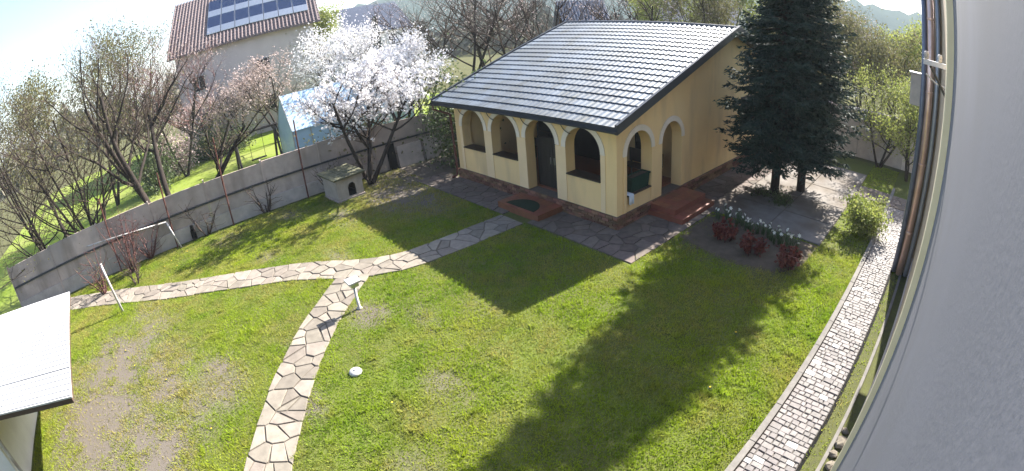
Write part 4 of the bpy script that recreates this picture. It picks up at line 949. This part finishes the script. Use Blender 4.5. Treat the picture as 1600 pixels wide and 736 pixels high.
for y0 in (gy_-2.4, gy_+4.6): MB().add([(gx-1.5, y0, .02), (gx+1.5, y0, .02), (gx+1.5, y0, 1.9), (gx, y0, 3.56), (gx-1.5, y0, 1.9), (gx-1.5, y0+.03, .02), (gx+1.5, y0+.03, .02), (gx+1.5, y0+.03, 1.9), (gx, y0+.03, 3.56), (gx-1.5, y0+.03, 1.9)], [(0, 1, 2, 3, 4), (9, 8, 7, 6, 5), (0, 5, 6, 1), (1, 6, 7, 2), (4, 3, 8, 9), (2, 7, 8, 3), (0, 4, 9, 5)]).build('end_sheet', M_BLUEROOF, gh)
for i in range(8): y0 = gy_-2.4+i; MB().tube([(gx+1.58, y0, 0), (gx+1.58, y0, 1.9), (gx, y0, 3.67), (gx-1.58, y0, 1.9), (gx-1.58, y0, 0)], .03, 6).build('frame', M_WHITEPAINT, gh)
sx, sy_ = pol(-80.6, 27.5); sw = empty('swing_frame', (sx, sy_, 0), 'dark A shaped swing frame on the bright neighbouring lawn', 'swing')
for y0 in (sy_-1.2, sy_+1.2):
    for dx in (-.8, .8): MB().tube([(sx+dx, y0, 0), (sx, y0, 2.1)], .07, 6).build('leg', M_WOOD, sw)
MB().tube([(sx, sy_-1.4, 2.1), (sx, sy_+1.4, 2.1)], .07, 6).build('beam', M_WOOD, sw)
for y0 in (sy_-.4, sy_+.4): MB().tube([(sx, y0, 2.08), (sx, y0, .55)], .012, 4).build('rope', M_WOOD, sw)
MB().box((sx-.12, sy_-.45, .5), (sx+.12, sy_+.45, .55)).build('seat', M_WOOD, sw)

# trees and shrubs beyond
BT = [  # az, dist, H, kind, seed, label
    (-82.0, 36, 5.2, 'pink', 101, 'pale pink flowering tree before the big grey house'), (-77.3, 34, 6.4, 'pink', 102, 'pale pink flowering tree next to the greenhouse'),
    (-86.4, 38, 4.6, 'pink', 103, 'dusky pink budding tree by the big house base'),
    (-70.2, 30, 7.2, 'white', 104, 'creamy white flowering tree behind the cherry blossom'), (-63.5, 25, 5.6, 'white', 105, 'white flowering tree left of the pavilion roof'),
    (-72.0, 44, 9.0, 'leafy', 106, 'yellow green tree between the grey house and the white house'),
    (-60.5, 30, 9.0, 'bare', 107, 'bare pinkish tree above the left roof verge'), (-56.0, 27, 10.0, 'bare', 108, 'tall bare tree with thick trunk left of the roof'), (-52.0, 33, 10.5, 'bare', 109, 'bare tree rising behind the roof slope'),
    (-48.5, 25, 9.5, 'bare', 110, 'bare tree with crossing limbs behind the roof verge'), (-44.5, 30, 10.0, 'bare', 111, 'bare tree left of the small brown house'), (-37.0, 27, 9.0, 'bare', 112, 'bare tree right of the small brown house'),
    (-32.5, 38, 10, 'leafy', 113, 'pale green tree behind the ridge middle'), (-28.0, 30, 9.5, 'olive', 114, 'olive green tree behind the ridge near the spruces'), (-25.0, 40, 11, 'leafy', 115, 'pale green tree close left of the spruce tops'),
    (-12.0, 30, 7.0, 'olive', 116, 'olive budding tree beyond the rear wall beside the spruces'), (-9.0, 36, 7.6, 'pinkbare', 117, 'pinkish twiggy tree beyond the rear wall'), (-6.3, 29, 6.6, 'olive', 118, 'olive budding tree in the gap before the right house'), (-3.0, 34, 7.4, 'leafy', 119, 'light green tree next to the house corner pipes'), (-15.5, 34, 9, 'olive', 120, 'olive tree seen through the spruce edge'),
    (-94.5, 34, 11.5, 'red', 121, 'reddish twiggy tree left of the big grey house'), (-99.0, 32, 11.0, 'olive', 122, 'olive tree below the open sky at the left'), (-106, 26, 9.0, 'olive', 123, 'olive tree at the far left picture edge'), (-89.6, 32, 8.5, 'red', 124, 'reddish twiggy tree at the big house corner')]
for az_, d, H, kind, sd, lbl in BT:
    b0 = pol(az_, d); kw = dict(seed=sd, r0=.15, trunkh=H*.26, spread=.8, nb=(8, 6, 5), up=.09)
    if kind == 'pink': tree('flowering_tree', b0, H, lbl, 'tree', None, leaves=3600, size=.13, jit=.14, lm=M_PINK, stems=3, stem_spread=.4, clump=.5, **kw)
    elif kind == 'white': tree('flowering_tree', b0, H, lbl, 'tree', None, leaves=10000, size=.12, jit=.22, lm=M_BLOSSOM, stems=3, stem_spread=.35, **kw)
    elif kind == 'leafy': tree('leafy_tree', b0, H, lbl, 'tree', None, leaves=12000, size=.16, jit=.28, lm=M_LEAFY, **kw)
    elif kind == 'olive': tree('budding_tree', b0, H, lbl, 'tree', None, leaves=11000, size=.13, jit=.28, lm=M_BUDS, stems=2, stem_spread=.3, **kw)
    elif kind == 'bare': tree('bare_tree', b0, H, lbl, 'tree', None, leaves=1200, size=.07, jit=.2, lm=M_PINK, stems=2, stem_spread=.3, rscale=1.7, **kw)
    elif kind == 'pinkbare': tree('bare_tree', b0, H, lbl, 'tree', None, leaves=5000, size=.10, jit=.2, lm=M_PINK, stems=2, stem_spread=.3, rscale=1.5, **kw)
    else: tree('twiggy_tree', b0, H, lbl, 'tree', None, leaves=3000, size=.08, jit=.2, lm=M_PINK, tm=M_TWIGP, stems=3, stem_spread=.35, rscale=1.5, **kw)
b0 = pol(-65, 45); 
def conifer(b0, H, Rm, lbl, seed):
    rs = np.random.RandomState(seed); root = empty('conifer', (*b0, 0), lbl, 'conifer')
    V, F = tubes([(np.array([[b0[0], b0[1], z] for z in np.linspace(0, H, 5)]), np.linspace(.2, .02, 5))], 7); np_mesh('trunk', V, F, M_BARK, root)
    n = 9000; z = .6+(H-.6)*rs.rand(n)**1.3; a = rs.uniform(0, 6.28, n); r2 = Rm*(1-(z-.6)/(H-.6))*np.sqrt(rs.rand(n))*(1+.2*np.sin(z*5+3*a))
    C = np.stack([b0[0]+r2*np.cos(a), b0[1]+r2*np.sin(a), z-.15*r2], 1)
    V, F = leaf_quads(rs, C, 9000, .26, .08); np_mesh('crown', V, F, M_NEEDLE, root, rnd=rs.rand(len(F))**2)
conifer(pol(-65, 42), 7.2, 1.1, 'slim dark conifer before the distant white house', 201)
conifer(pol(-62.6, 46), 4.6, .9, 'short dark conifer beside the slim conifer', 202)
for k, (az_, d, H, rad, lm, lbl, cat) in enumerate([(-56.5, 20, 4.0, 1.6, M_LEAFD, 'green evergreen bush behind the left roof verge', 'bush'), (-53.5, 22, 3.4, 1.4, M_LEAFD, 'lower green evergreen bush at the roof verge', 'bush'),
        (-86.5, 36, 1.6, 1.6, M_LEAFD, 'dark clipped bush on the neighbouring lawn', 'bush'), (-83.5, 36, 1.5, 1.8, M_LEAFD, 'dark rounded bush before the big house', 'bush'), (-90.5, 34, 2.6, 1.6, M_PINK, 'reddish brown bush at the big house base', 'bush'), (-93.5, 31, 3.0, 1.8, M_LEAFD, 'dark green bush left of the big house', 'bush'),
        (-67.0, 22.5, 1.5, 1.5, M_BUDS, 'tan dry bush along the fence under the blossom', 'bush'), (-70.5, 21.5, 1.3, 1.4, M_BUDS, 'tan dry bush left of the blossom trunk', 'bush')]):
    shrub('bush', pol(az_, d), H, rad, lbl, 300+k, lm, 5200, .14, cat=cat, stems=14, tight=.7)
# far belt of spring woodland that closes the horizon
rs = np.random.RandomState(5); n = 60000
az_ = rs.uniform(-140, 40, n); d = rs.uniform(85, 150, n)
top = 5.2+2.2*np.sin(az_*.9)+1.6*np.sin(az_*.37+1)+1.2*np.sin(az_*2.3); top = np.maximum(top, 3)*(d/110)
z = np.abs(rs.rand(n)**.8)*top
C = np.stack([CAM[0]+d*np.sin(np.radians(az_)), CAM[1]+d*np.cos(np.radians(az_)), z+.1], 1)
a = rs.normal(0, 1, (n, 3)); a /= np.linalg.norm(a, axis=1)[:, None]; b2 = rs.normal(0, 1, (n, 3)); b2 -= a*np.sum(a*b2, 1)[:, None]; b2 /= np.linalg.norm(b2, axis=1)[:, None]
s_ = rs.uniform(.35, .9, n)[:, None]; V = np.stack([C-a*s_, C+b2*s_*.6, C+a*s_, C-b2*s_*.6], 1).reshape(-1, 3)
tag(np_mesh('far_woodland', V, np.arange(4*n).reshape(-1, 4), M_FAR, rnd=rs.rand(n)), 'hazy spring woodland closing the horizon', 'woodland', None, 'stuff')

# ------------------------------------------------------------------ grass
rs = np.random.RandomState(1)
def blades(n, x0, x1, y0, y1, dens):
    x = rs.uniform(x0, x1, n); y = rs.uniform(y0, y1, n)
    keep = dens(x, y) > rs.rand(n); return x[keep], y[keep]
def dens(x, y):
    d = np.clip(1-.95*bare(x, y)*(.45+.8*vnoise(x, y, .35, 3)), .05, 1)*(.45+.55*np.clip(vnoise(x, y, .5, 8)*.6+vnoise(x, y, .13, 9)*.7, 0, 1))
    d[PATH_H.dist(x, y) < .45+.09*vnoise(x, y, .22, 31)] = 0; d[PATH_V.dist(x, y) < .40+.09*vnoise(x, y, .22, 32)] = 0
    d[(x > -W-1.05) & (x < 1.49) & (y > -1.37)] = 0; d[(x > 1.49) & (x < 5.13) & (y > 2.93)] = 0
    d[(x > 6.49) & (x < 7.5)] = 0; d[(x > 7.74)] = 0; d[x > 7.5] *= .6; d[(x > 5.1) & (y > 8.2) & (y < 9.6)] = 0
    d[((x-3.35)/1.75)**2+((y-1.75)/1.25)**2 < 1] *= .12
    d[(x < FX+.3)] = 0; d[(x > -10.4) & (x < -9.05) & (y > -4.55) & (y < -3.3)] = 0; 
    return d
xs, ys_ = [], []
for (n, a, b_, c, e) in ((360000, -3.5, 6.5, -11.5, 3), (330000, -11.2, -3.5, -17, -1), (60000, 5.0, 8.0, -9.5, 13.5), (150000, -3.5, 4, -16.5, -11.5)):
    u, v = blades(n, a, b_, c, e, dens); xs.append(u); ys_.append(v)
x, y = np.concatenate(xs), np.concatenate(ys_); n = len(x)
hgt = rs.uniform(.018, .055, n)*(.6+.7*vnoise(x, y, .4, 15))*(1+1.1*np.clip((vnoise(x, y, .16, 16)-.68)*5, 0, 1)); wd = rs.uniform(.006, .013, n); a = rs.uniform(0, 6.283, n); ln = rs.uniform(.2, 1.1, n)*hgt; la = rs.uniform(0, 6.283, n)
p0 = np.stack([x-np.cos(a)*wd, y-np.sin(a)*wd, np.zeros(n)], 1); p1 = np.stack([x+np.cos(a)*wd, y+np.sin(a)*wd, np.zeros(n)], 1); p2 = np.stack([x+np.cos(la)*ln, y+np.sin(la)*ln, hgt], 1)
V = np.stack([p0, p1, p2], 1).reshape(-1, 3)
dry = np.clip(vnoise(x, y, 1.1, 21)*1.1+vnoise(x, y, .28, 22)*.8-.80+.25*np.clip((-x-1)/4, 0, 1), 0, 1)+bare(x, y)*.6
tag(np_mesh('lawn_grass', V, np.arange(3*n).reshape(-1, 3), M_GRASSBLADE, rnd=np.clip(dry*rs.uniform(.3, 1.3, n), 0, 1)), 'short spring grass of the garden lawn', 'grass', None, 'stuff')
print('blades', n)

# clods and small stones on the bare soil
n = 50000; x = rs.uniform(-11, 3, n); y = rs.uniform(-16, 2, n); k = (bare(x, y)*(.4+vnoise(x, y, .3, 3)) > rs.rand(n)*1.1) & (PATH_V.dist(x, y) > .5) & (PATH_H.dist(x, y) > .55); x, y = x[k], y[k]; n = len(x)
r2 = .004+.018*rs.rand(n)**2.5; o8 = np.array([(1, 0, 0), (0, 1, 0), (-1, 0, 0), (0, -1, 0), (0, 0, .8)]); P = np.stack([x, y, np.zeros(n)], 1)[:, None, :]+o8[None]*r2[:, None, None]*rs.uniform(.6, 1.4, (n, 5, 1))
F = (np.arange(n)[:, None, None]*5+np.array([[0, 1, 4], [1, 2, 4], [2, 3, 4], [3, 0, 4]])[None]).reshape(-1, 3)
tag(np_mesh('soil_clods', P.reshape(-1, 3), F, mat('clods', (.12, .098, .078), (.19, .16, .135), rough=.95, scale=14)), 'clods and pebbles on the bare soil', 'pebbles', None, 'stuff')
# dandelions
M_DAND = mat('dandelion_yellow', (.70, .48, .02), (.62, .40, .015), rough=.8, scale=20)
dm = bpy.data.meshes.new('flower_head'); q_ = MB().lathe((0, 0, .05), [(.008, 0), (.03, .012), (.026, .022), (.01, .026)], 9); dm.from_pydata(q_.v, [], q_.f); dm.materials.append(M_DAND)
dl = MB()
for k in range(7):
    c, s_ = math.cos(k*.9), math.sin(k*.9); dl.add([(0, 0, .012), (.05*c-.014*s_, .05*s_+.014*c, .03), (.11*c, .11*s_, .018), (.05*c+.014*s_, .05*s_-.014*c, .03)], [(0, 1, 2, 3)])
dl.tube([(0, 0, 0), (0, 0, .052)], .005, 4); dlm = bpy.data.meshes.new('leaves'); dlm.from_pydata(dl.v, [], dl.f); dlm.materials.append(M_STRAP)
for (x, y) in [(-9.3, -11.6), (-8.9, -11.1), (-9.6, -11.3), (-8.4, -10.4), (-3.4, -12.9), (-2.2, -12.0), (-4.4, -13.2), (.1, -11.2), (-9.9, -10.6), (-8.2, -5.2), (-7.9, -4.6), (4.9, -2.2), (5.3, -3.9), (1.6, -7.9)]:
    d = empty('dandelion', (x, y, 0), 'small yellow dandelion dotted in the lawn', 'flower', 'dandelions in the lawn'); d.rotation_euler.z = rs.uniform(0, 6.28); sc = rs.uniform(.5, .75); d.scale = (sc,)*3
    for nm, me in (('flower_head', dm), ('leaves', dlm)): o = bpy.data.objects.new(nm, me); COL.objects.link(o); o.parent = d

# ------------------------------------------------------------------ air
hz = MB().box((-1050, -1050, -1.2), (1050, 1050, 70)).build('haze', None)
hm = bpy.data.materials.new('pale_air'); hm.use_nodes = True; N = hm.node_tree.nodes; N.remove(N['Principled BSDF'])
pv = N.new('ShaderNodeVolumePrincipled'); pv.inputs['Color'].default_value = (.80, .90, 1, 1); pv.inputs['Density'].default_value = .00048; pv.inputs['Anisotropy'].default_value = .1
hm.node_tree.links.new(pv.outputs[0], N['Material Output'].inputs['Volume']); hz.data.materials.append(hm); tag(hz, 'thin pale spring haze over the gardens', 'haze', None, 'stuff')
